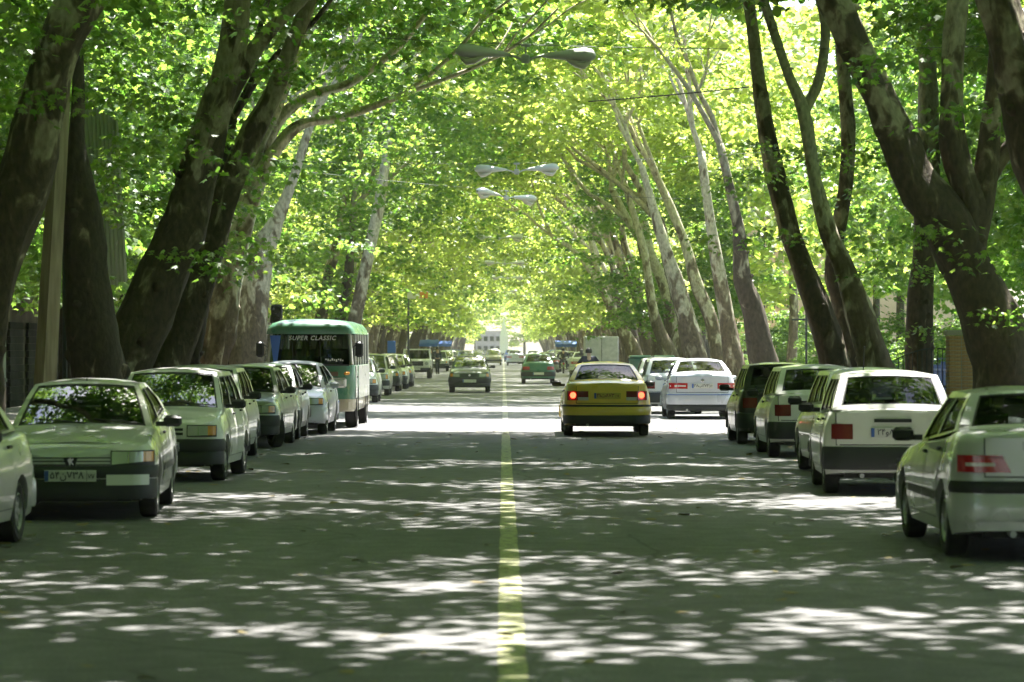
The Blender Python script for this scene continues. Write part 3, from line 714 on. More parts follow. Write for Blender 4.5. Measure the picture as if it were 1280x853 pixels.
left_car('pridesedan', 'white', -3.94, 103, 0, 'white sedan first behind the green minibus', detail=False)
left_car('estate', 'silver', -4.08, 117.5, 0, 'silver estate car second behind the green minibus', detail=False)
left_car('pridesedan', 'dark_green', -4.05, 128.5, 0, 'dark green sedan between the silver estate and a white car', detail=False)
left_car('hatch', 'white', -3.98, 136, 0, 'white hatchback behind the dark green parked sedan on the left', detail=False)
left_car('pridesedan', 'olive', -3.96, 143.5, 0, 'olive green sedan last in the tight left row before the white off-roader', detail=False)
right_car('pars', 'green_silver', 3.67, 26.6, 0, 'silver green sedan cut off by the right edge, with wide red tail light', ('۲۲ب۴۵۶', '۱۱'))
right_car('hatch', 'cream', 3.86, 38.7, -2.2, 'white hatchback with black bumper and aerial beside the nearest right hand sedan', ('۲۴و۸۴۷', '۴۴'), extra=antenna(-.18, .6, .35))
right_car('hatch', 'cream', 4.2, 43.9, 0, 'white hatchback hidden but for its striped pillars and mirror, between two other white hatchbacks')
right_car('hatch', 'cream', 4.2, 51.7, 0, 'white hatchback with a square dark red tail light, behind the dark green car')
right_car('hatch', 'dark', 4.2, 58.6, 0, 'dark green black car at the front end of the near right row')
right_car('sd206', 'lavender', 3.98, 79.2, 0, 'pale blue white saloon with bright red tail lights and round badge on its boot', ('۳۸ب۲۷۴', '۲۲'))
right_car('hatch', 'cream', 3.62, 85.6, 0, 'white hatchback peeping out on the left of the pale blue saloon')
right_car('pridesedan', 'silver', 4.1, 101, 0, 'silver sedan parked hidden behind the yellow taxi', detail=False)
right_car('sd206', 'white', 4.0, 196, 0, 'white car far along the right kerb next to the motorcyclist in black', detail=False)
right_car('pridesedan', 'silver', 3.9, 230, 0, 'small silver car beyond the motorcyclist in black on the right', detail=False)
TR = 'cars driving on the street'
make_car('samand', 'yellow', (2.03, 63.9+2.25, 0), 0, 'yellow taxi saloon with both brake lights lit, driving away', cat='taxi', name='taxi', plate_txt=('۴۱ت۸۷۳', '۱۱'), group=TR)
make_car('pridesedan', 'dark_green', (-1.29, 125.5+1.97, 0), PI, 'dark green sedan driving towards the camera left of the centre line', name='moving_car', group=TR)
make_car('pridesedan', 'mid_green', (1.67, 155.5+1.97, 0), 0, 'green sedan with red tail lights driving away right of the centre line', name='moving_car', group=TR)
make_car('sedan405', 'olive', (3.0, 225, 0), 0, 'olive car far ahead, its roof showing above the green sedan driving away', name='moving_car', group=TR, detail=False)
make_car('sd206', 'lavender', (1.15, 311, 0), 0, 'pale car far down the street just right of the centre line', name='moving_car', group=TR, detail=False)
make_car('estate', 'beige', (-.95, 316, 0), PI, 'grey beige estate far down the street just left of the centre line', name='moving_car', group=TR, detail=False)
rnd = random.Random(11)
fc = [('pridesedan', 'white'), ('sedan405', 'silver'), ('hatch', 'grey'), ('sd206', 'white'), ('estate', 'blue'), ('hatch', 'silver'), ('sedan405', 'dark_green')]
far_lab = 'tiny parked car far along the %s kerb, in a row near the vanishing point'
for i in range(9):
    k, c = fc[(i*3) % 7]; o = left_car(k, c, -3.95-rnd.uniform(0, .2), 272+i*6.5+(8 if i > 3 else 0), 0, far_lab % 'left', detail=False); o['group'] = 'tiny cars far along the left kerb'
for i in range(9):
    k, c = fc[(i*2+1) % 7]; o = right_car(k, c, 3.95+rnd.uniform(0, .2), 268+i*6.8, 0, far_lab % 'right', detail=False); o['group'] = 'tiny cars far along the right kerb'
for k_, c_, x_, z_, r_, l_ in (('sedan405', 'white', 3.2, 352, 0, 'tiny white car far ahead in the right lane'), ('hatch', 'grey', -2.6, 345, PI, 'tiny grey car far off coming down the left lane'), ('pridesedan', 'blue', .9, 392, 0, 'tiny blue car farthest ahead near the centre line'), ('hatch', 'white', -3.0, 262, PI, 'small white hatchback coming down the left lane behind the two men'), ('estate', 'white', -1.1, 398, PI, 'tiny white estate farthest off left of the centre line')):
    make_car(k_, c_, (x_, z_, 0), r_, l_, name='moving_car', group=TR, detail=False)
make_car('hatch', 'white', (-4.75, 238, 0), PI, 'white car under the blue awning behind the two standing men', group=LEFT, detail=False)

# off-roader with upright front
def offroader():
    root = empty('parked_offroader', (-4.85, 182+2.1, 0), PI, 'boxy white off-road car with upright front and dark grille at the left kerb', 'car', LEFT)
    mb = MB(); mb.box((0, 1.35, .80), (1.60, 1.5, .52), bev=.06); mb.box((0, -.7, .78), (1.66, 2.7, .62), bev=.05); mb.build('body', M['white'], root, smooth=True)
    mb = MB()
    for s_ in (-1, 1):
        mb.tube([(s_*.77, .62, 1.06), (s_*.70, .32, 1.58)], .035, 6); mb.tube([(s_*.76, -.5, 1.06), (s_*.7, -.5, 1.58)], .03, 6); mb.tube([(s_*.76, -2.0, 1.06), (s_*.7, -1.95, 1.58)], .035, 6)
    mb.box((0, -.82, 1.61), (1.48, 2.4, .07), bev=.03); mb.build('roof', M['white'], root)
    g = MB(); g.quad((-.74, .6, 1.08), (.74, .6, 1.08), (.68, .33, 1.56), (-.68, .33, 1.56)); g.build('windscreen', M['glass'], root)
    for s_ in (-1, 1):
        g = MB(); g.quad((s_*.775, .55, 1.09), (s_*.775, -1.95, 1.09), (s_*.71, -1.9, 1.56), (s_*.71, .3, 1.56)); g.build('side_window', M['glass_dark'], root)
        h = MB(); h.lathe([(0, .1), (.02, .1), (.03, .07), (.03, .001)], 14, (s_*.6, 2.1, .84), 'y'); h.build('headlight', M['lamp'], root)
        q = MB(); q.box((s_*.92, .5, 1.16), (.18, .06, .16), bev=.02); q.build('wing_mirror', M['black'], root)
        q = MB(); q.box((s_*.36, -.2, 1.22), (.44, .14, .4), bev=.04); q.build('seat', M['interior'], root)
    q = MB(); q.box((0, 2.11, .83), (.82, .03, .24)); q.build('grille', M['black'], root)
    q = MB(); q.box((0, 2.2, .52), (1.66, .14, .16), bev=.03); q.build('front_bumper', M['black'], root)
    plate(root, 2.29, .53, 1, 'w', None); add_wheels(root, .72, (-1.35, 1.4), .36, .22, 'cap')
    u = MB(); u.box((0, 0, .45), (1.2, 3.8, .2)); u.build('underbody', M['dark_trim'], root)
offroader()

# green minibus
def minibus():
    Lb, Wb, Hb = 6.4, 1.96, 2.36; hl, hw = Lb/2, Wb/2
    root = empty('minibus', (-3.16-hw, 70.6+hl, 0), PI-R(.6), 'green and white minibus with a wide dark windscreen and blue pennant, parked on the left', 'minibus')
    zw = 1.36
    def ring(y, k=1.0, up=0.0):
        r = .16; pts = []
        for (cx, cz, a0) in ((hw-r, Hb-r*1.1+up, 0), (-(hw-r), Hb-r*1.1+up, 90)):
            for a in frange(a0, a0+90, 6): pts.append((cx+r*math.cos(R(a)), y, cz+r*1.1*math.sin(R(a))))
        return pts
    def plan(x):
        return hl-.14*(x/hw)**2-(0 if abs(x) < hw-.22 else .22*(1-math.sqrt(max(0, 1-((abs(x)-(hw-.22))/.22)**2))))
    # lower body as stacked plan rings
    def loop(z, ins=0.0, lean=0.0):
        pts = []
        for x in [hw*math.sin(a) for a in frange(-PI/2, PI/2, 19)]: pts.append((x*(1-ins/hw), plan(x)-lean, z))
        for (x, y) in ((hw, hl-.9), (hw, 0), (hw, -hl+.2), (hw-.08, -hl+.04), (0, -hl), (-hw+.08, -hl+.04), (-hw, -hl+.2), (-hw, 0), (-hw, hl-.9)): pts.append((x*(1-ins/hw), y, z))
        return pts
    def stack(name, zs, m, cap=False):
        mb = MB(); L_ = [loop(z, i, l) for (z, i, l) in zs]; n = len(L_[0]); V = [p for l in L_ for p in l]
        F = [(j*n+i, j*n+(i+1) % n, (j+1)*n+(i+1) % n, (j+1)*n+i) for j in range(len(L_)-1) for i in range(n)]
        if cap: F.append(tuple((len(L_)-1)*n+i for i in range(n)))
        mb.add(V, F); return mb.build(name, m, root, smooth=True, fixn=True)
    b = stack('body', [(.62, .02, 0), (.9, .0, 0), (1.2, .0, .01), (zw, .015, .03)], M['bus_green'])
    b2 = stack('lower_band', [(.36, .04, 0), (.45, .01, 0), (.60, .0, -.01), (.625, .0, -.01)], M['beige'])
    for (y0, y1) in ((hl-.95, hl-.22),):
        pass
    # white side panels over the green body
    for s_ in (-1, 1):
        q = MB(); q.box((s_*(hw+.004), -.5, .99), (.012, Lb-1.9, .72), bev=.003); q.build('side_panel', M['white'], root)
        q = MB(); q.box((s_*(hw+.002), hl-.62, 1.0), (.014, .5, .7), bev=.003); d = q.build('cab_door', M['white'], root)
        h = MB(); h.box((s_*(hw+.02), hl-.8, 1.1), (.03, .12, .03)); h.build('handle', M['black'], d)
    # pillars and windows
    for s_ in (-1, 1):
        fr = MB(); fr.tube([(s_*(hw-.09), hl-.33, zw), (s_*(hw-.15), hl-.50, Hb-.32)], .045, 8); fr.build('pillar', M['white'], root)
        for y in (hl-1.0, hl-2.0, hl-3.0, hl-4.0, hl-5.0, hl-6.2):
            fr = MB(); fr.box((s_*(hw-.05), y, (zw+Hb-.3)/2), (.05, .09, Hb-.28-zw), bev=.01); fr.build('pillar', M['white'], root)
    g = MB(); g.grid(lambda u, v: (lerp(-1, 1, u)*(lerp(hw-.11, hw-.17, v)), plan(lerp(-1, 1, u)*(hw-.22))-.04-.20*v, lerp(zw, Hb-.30, v)), frange(0, 1, 13), frange(0, 1, 5)); ws = g.build('windscreen', M['glass_dark'], root, smooth='all')
    sg = MB(); sg.box((0, plan(0)-.03, zw+.0), (Wb-.24, .05, .035)); sg.build('windscreen_seal', M['black'], root)
    for s_ in (-1, 1):
        ylist = [hl-.5, hl-1.0, hl-2.0, hl-3.0, hl-4.0, hl-5.0, hl-6.2]
        for a, b_ in zip(ylist, ylist[1:]):
            g = MB(); g.quad((s_*(hw-.035), a-.04, zw), (s_*(hw-.035), b_+.04, zw), (s_*(hw-.06), b_+.04, Hb-.31), (s_*(hw-.06), a-.04, Hb-.31)); g.build('side_window', M['glass_dark'], root)
    # roof cap with rounded dome
    V = []; F = []; prof = [(Hb-.33, .02, .22), (Hb-.22, .05, .18), (Hb-.10, .14, .26), (Hb-.03, .34, .48), (Hb, .7, .9)]
    mb = MB(); L_ = [loop(z, i, l) for (z, i, l) in prof]; n = len(L_[0])
    V = []
    for (z, i, l), lo in zip(prof, L_):
        k = 1-l*.25/hl
        V += [(p[0], (p[1]+l-0)*(1-(l-.1)/hl), z) for p in lo]
    F = [(j*n+i, j*n+(i+1) % n, (j+1)*n+(i+1) % n, (j+1)*n+i) for j in range(4) for i in range(n)]+[tuple(4*n+i for i in range(n))]
    mb.add(V, F); mb.build('roof', M['bus_green'], root, smooth='all', fixn=True)
    # interior
    it = MB(); it.box((0, 0, zw-.12), (Wb-.2, Lb-1.0, .1))
    for y in (hl-1.2, hl-2.2, hl-3.1, hl-4.0, hl-4.9):
        for s_ in (-1, 1): it.box((s_*.5, y, zw+.12), (.75, .12, .45), bev=.05)
    it.build('seats', M['interior'], root)
    st = MB(); st.lathe([(0, .2), (.02, .22), (.04, .2)], 16, (-.48, hl-.55, zw+.04), 'y'); st.build('steering_wheel', M['black'], root)
    cu = MB()
    for x in (-.28, .02, .3): cu.grid(lambda u, v: (x+.09*math.sin(6*u+v)+.16*u, hl-.72+.04*math.sin(12*u), lerp(Hb-.34, zw+.2, v)), frange(0, 1, 7), (0, 1))
    cu.build('curtain', mat('maroon_curtain', (.10, .02, .02), .9), root)
    # front details
    for s_ in (-1, 1):
        q = MB(); q.box((s_*.62, hl-.055, .98), (.36, .08, .22), rz=-s_*.12, bev=.04); o = q.build('headlight', M['cream'], root)
        q = MB(); q.box((s_*.62, hl-.02, .98), (.28, .06, .15), rz=-s_*.12, bev=.03); q.build('lens', M['lamp'], o)
        q = MB(); q.box((s_*.80, hl-.10, 1.18), (.12, .08, .07), rz=-s_*.4, bev=.02); q.build('indicator', M['amber'], root)
        q = MB(); q.tube([(s_*(hw-.05), hl-.35, 1.75), (s_*(hw+.10), hl-.15, 1.86), (s_*(hw+.10), hl-.12, 1.6)], .016, 6); q.box((s_*(hw+.09), hl-.13, 1.70), (.17, .08, .34), bev=.04); q.build('wing_mirror', M['black'], root, smooth=True)
    q = MB(); q.box((0, hl+.005, 1.17), (1.25, .03, .10), bev=.01)
    q.build('grille_band', mat('brown_band', (.16, .11, .07), .6), root)
    q = MB(); q.grid(lambda u, v: ((2*u-1)*hw, plan((2*u-1)*hw)+.04, lerp(.40, .56, v)), frange(0, 1, 15), (0, 1)); q.grid(lambda u, v: ((2*u-1)*hw, plan((2*u-1)*hw)+.04-.1*v, .56), frange(0, 1, 15), (0, 1)); q.build('front_bumper', M['beige'], root, smooth=True)
    plate(root, hl+.06, .48, 1, 'w', ('۶۲ع۵۱۷', '۱۱'))
    for i, x in enumerate((-.25, .35)):
        q = MB(); q.tube([(x, hl+.0, zw+.02), (x+.03, hl-.13, zw+.5)], .008, 5); q.build('wiper', M['black'], root)
    for (txt, sz, x, z, sh, spc) in (('SUPER CLASSIC', .135, -.05, Hb-.42, .25, 1.12), ):
        t = text_mesh(txt, sz, .002, sh, spc); v = (z-zw)/(Hb-.30-zw)
        o = put_text(t, 'windscreen_lettering', ws, (x, plan(0)+.012-.20*v, z), 1, M['sign_w'])
    q = MB()
    for i in range(9): q.box((-.72+i*.045, plan(0)-.02, zw+.10+.012*(i % 3)), (.03, .004, .03+.02*(i % 2)))
    q.build('sticker', M['sign_w'], ws)
    p = MB(); p.add([(.86, hl-.16, 2.0), (.62, hl-.10, 2.0), (.70, hl+.03, zw-.02), (.76, hl+.02, zw-.02), (.86, hl-.17, 2.0), (.62, hl-.11, 2.0), (.70, hl+.02, zw-.02), (.76, hl+.01, zw-.02)], [(0, 1, 2, 3), (7, 6, 5, 4)])
    p.build('pennant', M['flag_blue'], root)
    u = MB(); u.box((0, 0, .5), (1.5, Lb-.6, .3)); u.build('underbody', M['dark_trim'], root)
    for y in (hl-.95, -hl+1.5):
        for s_ in (-1, 1):
            a = MB(); a.lathe([(0, .46), (.014, .46), (.014, .36), (0, .36)], 24, (s_*(hw+.012), y, .42), 'x'); a.build('wheel_arch', M['black'], root)
    add_wheels(root, hw-.13, (hl-.95, -hl+1.5), .37, .24, 'cap')
minibus()

# small box truck far right
def boxtruck():
    root = empty('box_truck', (4.85, 163, 0), 0, 'small grey box truck with plain cargo box parked on the right beyond the taxi', 'truck')
    q = MB(); q.box((0, -.2, 1.55), (1.66, 2.6, 1.45), bev=.03); q.build('cargo_box', M['metal_grey'], root)
    q = MB(); q.box((0, -1.53, 1.55), (.025, .02, 1.3)); q.box((0, -1.52, .86), (1.6, .03, .05)); q.build('door_seam', M['dark_trim'], root)
    q = MB(); q.box((0, 1.8, 1.1), (1.55, 1.3, 1.1), bev=.12); q.build('cab', M['white'], root, smooth=True)
    q = MB(); q.box((0, .3, .62), (1.1, 4.0, .18)); q.build('chassis', M['dark_trim'], root)
    for s_ in (-1, 1):
        q = MB(); q.box((s_*.7, -1.53, .68), (.22, .05, .1), bev=.01); q.build('tail_light', M['red'], root)
        q = MB(); q.box((s_*.92, 2.1, 1.5), (.16, .06, .24), bev=.02); q.build('wing_mirror', M['black'], root)
    q = MB(); q.box((0, -1.55, .5), (1.6, .08, .1)); q.build('rear_bumper', M['black'], root)
    add_wheels(root, .68, (-.8, 1.8), .32, .2, 'cap')
boxtruck()
def skip():
    root = empty('dumpster', (5.25, 116, 0), 0, 'dark green metal dumpster behind the pale blue saloon, with two lid halves', 'dumpster')
    q = MB(); q.add([(-.72, -.45, .25), (.72, -.45, .25), (.72, .45, .25), (-.72, .45, .25), (-.8, -.55, 1.3), (.8, -.55, 1.3), (.8, .55, 1.3), (-.8, .55, 1.3)], [(3, 2, 1, 0), (0, 1, 5, 4), (1, 2, 6, 5), (2, 3, 7, 6), (3, 0, 4, 7)])
    q.box((0, -.55, 1.3), (1.66, .06, .08)); q.box((0, .55, 1.3), (1.66, .06, .08)); q.build('bin_body', M['mid_green'], root)
    for s_ in (-1, 1):
        q = MB(); q.box((s_*.41, 0, 1.4), (.78, 1.1, .12), bev=.04); q.build('lid', M['mid_green'], root)
        q = MB(); q.box((s_*.84, 0, 1.1), (.06, .3, .5)); q.build('lift_pocket', M['dark_trim'], root)
    for x in (-.6, .6):
        for y in (-.35, .35):
            q = MB(); q.lathe([(-.03, .11), (.03, .11), (.03, .001)], 12, (x, y, .12), 'x'); q.box((x, y, .2), (.09, .05, .16)); q.build('castor', M['black'], root)
skip()

# ---------------------------------------------------------------- people and motorcycles
def skinned(name, joints, edges, m, parent, sub=1):
    me = bpy.data.meshes.new(name); me.from_pydata([j[0] for j in joints], edges, []); o = bpy.data.objects.new(name, me); sc.collection.objects.link(o)
    md = o.modifiers.new('s', 'SKIN'); sv = me.skin_vertices[0].data
    for i, j in enumerate(joints):
        r = j[1]; sv[i].radius = (r, r) if not isinstance(r, tuple) else r
    sv[0].use_root = True
    md2 = o.modifiers.new('u', 'SUBSURF'); md2.levels = sub; md2.render_levels = sub
    dg = bpy.context.evaluated_depsgraph_get(); nm = bpy.data.meshes.new_from_object(o.evaluated_get(dg)); bpy.data.objects.remove(o)
    nm.materials.clear(); nm.materials.append(m); nm.polygons.foreach_set('use_smooth', [True]*len(nm.polygons))
    q = bpy.data.objects.new(name, nm); sc.collection.objects.link(q); q.parent = parent; return q
def person(root, J, top, bottom, helmet=False):
    """J: dict of joints. body (skin) is one continuous surface; clothes are children over it"""
    ks = list(J); ix = {k: i for i, k in enumerate(ks)}
    E = [('pelvis', 'chest'), ('chest', 'neck'), ('neck', 'head'), ('head', 'crown')]
    for s_ in 'LR': E += [('neck' if False else 'chest', 'sh'+s_), ('sh'+s_, 'el'+s_), ('el'+s_, 'wr'+s_), ('wr'+s_, 'ha'+s_), ('pelvis', 'hip'+s_), ('hip'+s_, 'kn'+s_), ('kn'+s_, 'an'+s_), ('an'+s_, 'to'+s_)]
    rad = dict(pelvis=.12, chest=.135, neck=.055, head=.085, crown=.06)
    for s_ in 'LR': rad.update({'sh'+s_: .065, 'el'+s_: .042, 'wr'+s_: .03, 'ha'+s_: .035, 'hip'+s_: .085, 'kn'+s_: .06, 'an'+s_: .042, 'to'+s_: .035})
    joints = [(J[k], rad[k]) for k in ks]
    b = skinned('body', joints, [(ix[a], ix[c]) for a, c in E], M['skin'], root)
    def sub(name, keys, edges, grow, m):
        jj = [(J[k], rad[k]+grow) for k in keys]; ii = {k: i for i, k in enumerate(keys)}
        skinned(name, jj, [(ii[a], ii[c]) for a, c in edges], m, root)
    sub('jacket', ['chest', 'pelvis', 'shL', 'elL', 'wrL', 'shR', 'elR', 'wrR'], [('chest', 'pelvis'), ('chest', 'shL'), ('shL', 'elL'), ('elL', 'wrL'), ('chest', 'shR'), ('shR', 'elR'), ('elR', 'wrR')], .02, top)
    sub('trousers', ['pelvis', 'hipL', 'knL', 'anL', 'hipR', 'knR', 'anR'], [('pelvis', 'hipL'), ('hipL', 'knL'), ('knL', 'anL'), ('pelvis', 'hipR'), ('hipR', 'knR'), ('knR', 'anR')], .018, bottom)
    for s_ in 'LR':
        a, t = Vector(J['an'+s_]), Vector(J['to'+s_]); mb = MB(); mb.tube([a+Vector((0, 0, -.02)), lerp(a, t, .5)+Vector((0, 0, .0)), t], [.055, .052, .04], 8); mb.build('shoe', M['black'], root, smooth=True)
    h = Vector(J['crown']); hd = Vector(J['head']); mb = MB()
    prof = [(.13, .001), (.12, .05), (.08, .095), (.02, .112), (-.05, .108)]
    if helmet: prof = [(.16, .001), (.145, .07), (.10, .12), (.02, .14), (-.07, .135), (-.11, .11)]
    mb.lathe(prof, 14, hd+Vector((0, 0, .03)), 'z'); mb.build('helmet' if helmet else 'hair', M['black_gloss'] if helmet else M['hair'], root, smooth='all')
def standing(loc, rz, label, top, bottom, ph=0.0):
    r = empty('person', loc, rz, label, 'person', 'two men standing beside the parked cars')
    J = dict(pelvis=(0, 0, .95), chest=(0, .0, 1.34), neck=(0, .01, 1.50), head=(0, .03, 1.62), crown=(0, .02, 1.70))
    for s_, k in (('L', -1), ('R', 1)):
        J.update({'sh'+s_: (k*.18, 0, 1.43), 'el'+s_: (k*.25, -.02, 1.15), 'wr'+s_: (k*.24, .1+ph*k*.08, .92), 'ha'+s_: (k*.23, .14+ph*k*.08, .84), 'hip'+s_: (k*.09, 0, .90), 'kn'+s_: (k*.11, .04+ph*k*.1, .49), 'an'+s_: (k*.12, -.02+ph*k*.2, .08), 'to'+s_: (k*.14, .13+ph*k*.2, .04)})
    person(r, J, top, bottom)
standing((-4.80, 216, 0), .5, 'man in black standing with arms down, left of the pair beside the off-roader', M['cloth_black'], M['cloth_black'])
standing((-4.30, 214.5, 0), PI+.3, 'man in navy jacket walking, right of the pair beside the white off-roader', M['cloth_navy'], M['cloth_navy'], 1.0)
def motorcycle(loc, rz, label):
    r = empty('motorcycle', loc, rz, label, 'motorcycle', 'motorcycles on the right lane')
    for y in (-.62, .66):
        q = MB(); q.lathe([(-.05, .25), (-.05, .29), (0, .305), (.05, .29), (.05, .25), (-.05, .25)], 22, (0, y, .305), 'x'); w_ = q.build('wheel', M['rubber'], r, smooth=True, fixn=True)
        q = MB(); q.lathe([(-.06, .001), (-.06, .04), (.06, .04), (.06, .001)], 10, (0, y, .305), 'x')
        for k in range(6): g = k*PI/3; q.tube([(0, y, .305), (0, y+.25*math.cos(g), .305+.25*math.sin(g))], .008, 4)
        q.build('rim', M['chrome'], w_)
    q = MB(); q.tube([(0, -.62, .305), (0, -.15, .45), (0, .35, .5), (0, .45, .82)], .03, 8); q.tube([(0, -.55, .72), (0, -.1, .70), (0, .4, .78)], .028, 8); q.box((0, .05, .42), (.22, .3, .28), bev=.05); q.build('frame', M['metal_dark'], r, smooth=True)
    for s_ in (-1, 1):
        q = MB(); q.tube([(s_*.07, .66, .305), (s_*.08, .48, .88)], .022, 8); q.build('fork', M['chrome'], r)
        q = MB(); q.tube([(s_*.09, -.62, .33), (s_*.1, -.45, .72)], .025, 8); q.build('shock_absorber', M['chrome'], r)
    q = MB(); q.tube([(-.36, .32, 1.0), (-.1, .44, .98), (.1, .44, .98), (.36, .32, 1.0)], .014, 6); q.build('handlebar', M['black'], r)
    q = MB(); q.tube([(0, .42, .84), (0, .25, .88), (0, .02, .82)], [.08, .14, .08], 10); q.build('fuel_tank', M['red_dark'], r, smooth=True)
    q = MB(); q.box((0, -.3, .80), (.26, .72, .1), bev=.04); q.build('seat', M['black'], r, smooth=True)
    q = MB(); q.box((0, -.78, .66), (.14, .05, .1), bev=.02); q.build('tail_light', M['red'], r)
    q = MB(); q.lathe([(0, .001), (.04, .085), (-.06, .09), (-.12, .03)], 12, (0, .58, .9), 'y'); q.build('headlight', M['lamp'], r)
    q = MB(); q.grid(lambda u, v: ((2*u-1)*.07, -.62-.34*math.cos(v), .305+.34*math.sin(v)), frange(0, 1, 3), frange(.2, 1.6, 6)); q.build('mudguard', M['black'], r)
    q = MB(); q.tube([(.14, .1, .3), (.14, -.6, .34), (.14, -.82, .36)], [.02, .035, .03], 8); q.build('exhaust', M['chrome'], r)
    return r
def rider(loc, rz, label, top, bottom, helmet):
    r = empty('person', loc, rz, label, 'person')
    J = dict(pelvis=(0, -.22, .92), chest=(0, -.10, 1.28), neck=(0, -.04, 1.46), head=(0, .0, 1.57), crown=(0, .0, 1.66))
    for s_, k in (('L', -1), ('R', 1)):
        J.update({'sh'+s_: (k*.19, -.08, 1.39), 'el'+s_: (k*.36, .08, 1.17), 'wr'+s_: (k*.34, .28, 1.03), 'ha'+s_: (k*.33, .34, 1.01), 'hip'+s_: (k*.12, -.2, .88), 'kn'+s_: (k*.24, .2, .68), 'an'+s_: (k*.2, .02, .32), 'to'+s_: (k*.2, .16, .27)})
    person(r, J, top, bottom, helmet)
motorcycle((2.82, 108, 0), 0, 'motorcycle hidden behind the yellow taxi roof, ridden by the man in a dark jacket')
rider((2.82, 108, 0), 0, 'motorcyclist in a dark jacket, head and shoulders showing above the taxi roof', M['cloth_navy'], M['cloth_black'], False)
motorcycle((3.98, 217, 0), 0, 'motorcycle under the rider in black by the far white car')
rider((3.98, 217, 0), 0, 'motorcyclist all in black beside the white car far along the right', M['cloth_black'], M['cloth_black'], True)

# ---------------------------------------------------------------- street lamps over the road
def lamp_proto():
    r = empty('street_lamp', (0, 0, 0))
    for s_ in (-1, 1):
        q = MB(); n = 14
        prof = [(.26, .035, 0), (.36, .07, .0), (.55, .11, .01), (.78, .16, .02), (.95, .18, .03), (1.07, .15, .03), (1.13, .05, .02)]
        vs = []
        for (x, rr, dz) in prof:
            for k in range(n):
                g = 2*PI*k/n; vs.append((s_*x, rr*1.05*math.cos(g), dz+.55*rr*math.sin(g)+(.15*rr*max(0, math.sin(g)))))
        fs = [(i*n+k, i*n+(k+1) % n, (i+1)*n+(k+1) % n, (i+1)*n+k) for i in range(len(prof)-1) for k in range(n)]
        q.add(vs, fs); h = q.build('lamp_head', M['lampshell'], r, smooth='all', fixn=True)
        q = MB(); vs = []; prof = [(.62, .04, -.02), (.70, .09, -.05), (.82, .12, -.10), (.95, .115, -.12), (1.04, .07, -.07), (1.07, .03, -.02)]
        for (x, rr, dz) in prof:
            for k in range(n):
                g = 2*PI*k/n; vs.append((s_*x, rr*math.cos(g), .0+dz*1.15+.5*rr*math.sin(g)))
        q.add(vs, [(i*n+k, i*n+(k+1) % n, (i+1)*n+(k+1) % n, (i+1)*n+k) for i in range(len(prof)-1) for k in range(n)]); q.build('lamp_bowl', M['lampglass'], h, smooth='all', fixn=True)
        q = MB(); q.tube([(s_*.04, 0, -.08), (s_*.15, 0, -.03), (s_*.3, 0, .0)], .022, 7); q.build('arm', M['metal_grey'], r)
    q = MB(); q.box((0, 0, -.06), (.14, .1, .14), bev=.02); q.tube([(0, 0, 0), (0, 0, .17)], .015, 6); q.box((0, 0, .16), (.16, .05, .05), bev=.01); q.build('hub', M['metal_grey'], r)
    q = MB(); q.tube([(x, 0, .17+.0042*x*x+.0*abs(x)) for x in frange(-7.3, 7.3, 21)], .005, 4); q.build('span_wire', M['metal_dark'], r)
    return r
def copy_tree(o, parent=None):
    c = o.copy(); sc.collection.objects.link(c); c.parent = parent
    for ch in [x for x in sc.objects if x.parent == o]: copy_tree(ch, c)
    return c
lp = lamp_proto()
LAMPS = [(.36, 52.8, 6.45, 2, 0, 'nearest and largest'), (.36, 87.8, 6.5, -1, 0, 'second nearest'), (.1, 101, 6.4, 5, R(38), 'third nearest, turned askew'), (-.2, 145, 6.6, 0, R(20), 'fourth nearest'), (.1, 189, 6.6, 0, 0, 'fifth nearest'), (.3, 229, 6.6, 0, R(15), 'sixth nearest'), (.1, 286, 6.6, 0, 0, 'farthest')]
for i, (x, Z, h, t, rz, wd) in enumerate(LAMPS):
    o = lp if i == 0 else copy_tree(lp)
    o.location = (x, Z, h); o.rotation_euler = (0, R(t), rz)
    tag(o, 'grey double headed street lamp hung over the road, %s of the row' % wd, 'street lamp', 'double headed lamps hung over the road')
    if rz:
        for ch in sc.objects:
            if ch.parent == o and ch.name.startswith('span_wire'): ch.rotation_euler = (0, 0, -rz)

# ---------------------------------------------------------------- street side structures
def utility_pole():
    r = empty('utility_pole', (-6.45, 46, 0), 0, 'tall weathered square pole leaning beside the dark trunk at far left', 'pole')
    q = MB(); pts = [(x-(-6.45), 0, z) for (x, z) in [(-6.50, -.1), (-6.36, 2.4), (-6.20, 5.2), (-6.08, 9.0)]]
    for a, b in zip(pts, pts[1:]): pass
    q.tube(pts, [.17, .15, .13, .1], 4); q.build('pole_shaft', M['wood'], r)
    q = MB(); q.box((.52, 0, 8.2), (1.5, .08, .08)); q.build('cross_arm', M['wood'], r)
utility_pole()
r = empty('thin_post', (px2w(4, 0, 52).x, 52, 0), 0, 'thin white post with two collars at the very left edge of the photo', 'post')
q = MB(); q.tube([(0, 0, 0), (.02, 0, 2.6)], .035, 8); q.build('post_shaft', M['sign_w'], r)
for z in (1.2, 2.0): q = MB(); q.lathe([(0, .055), (.06, .055)], 10, (.01, 0, z), 'z'); q.build('collar', M['metal_grey'], r)
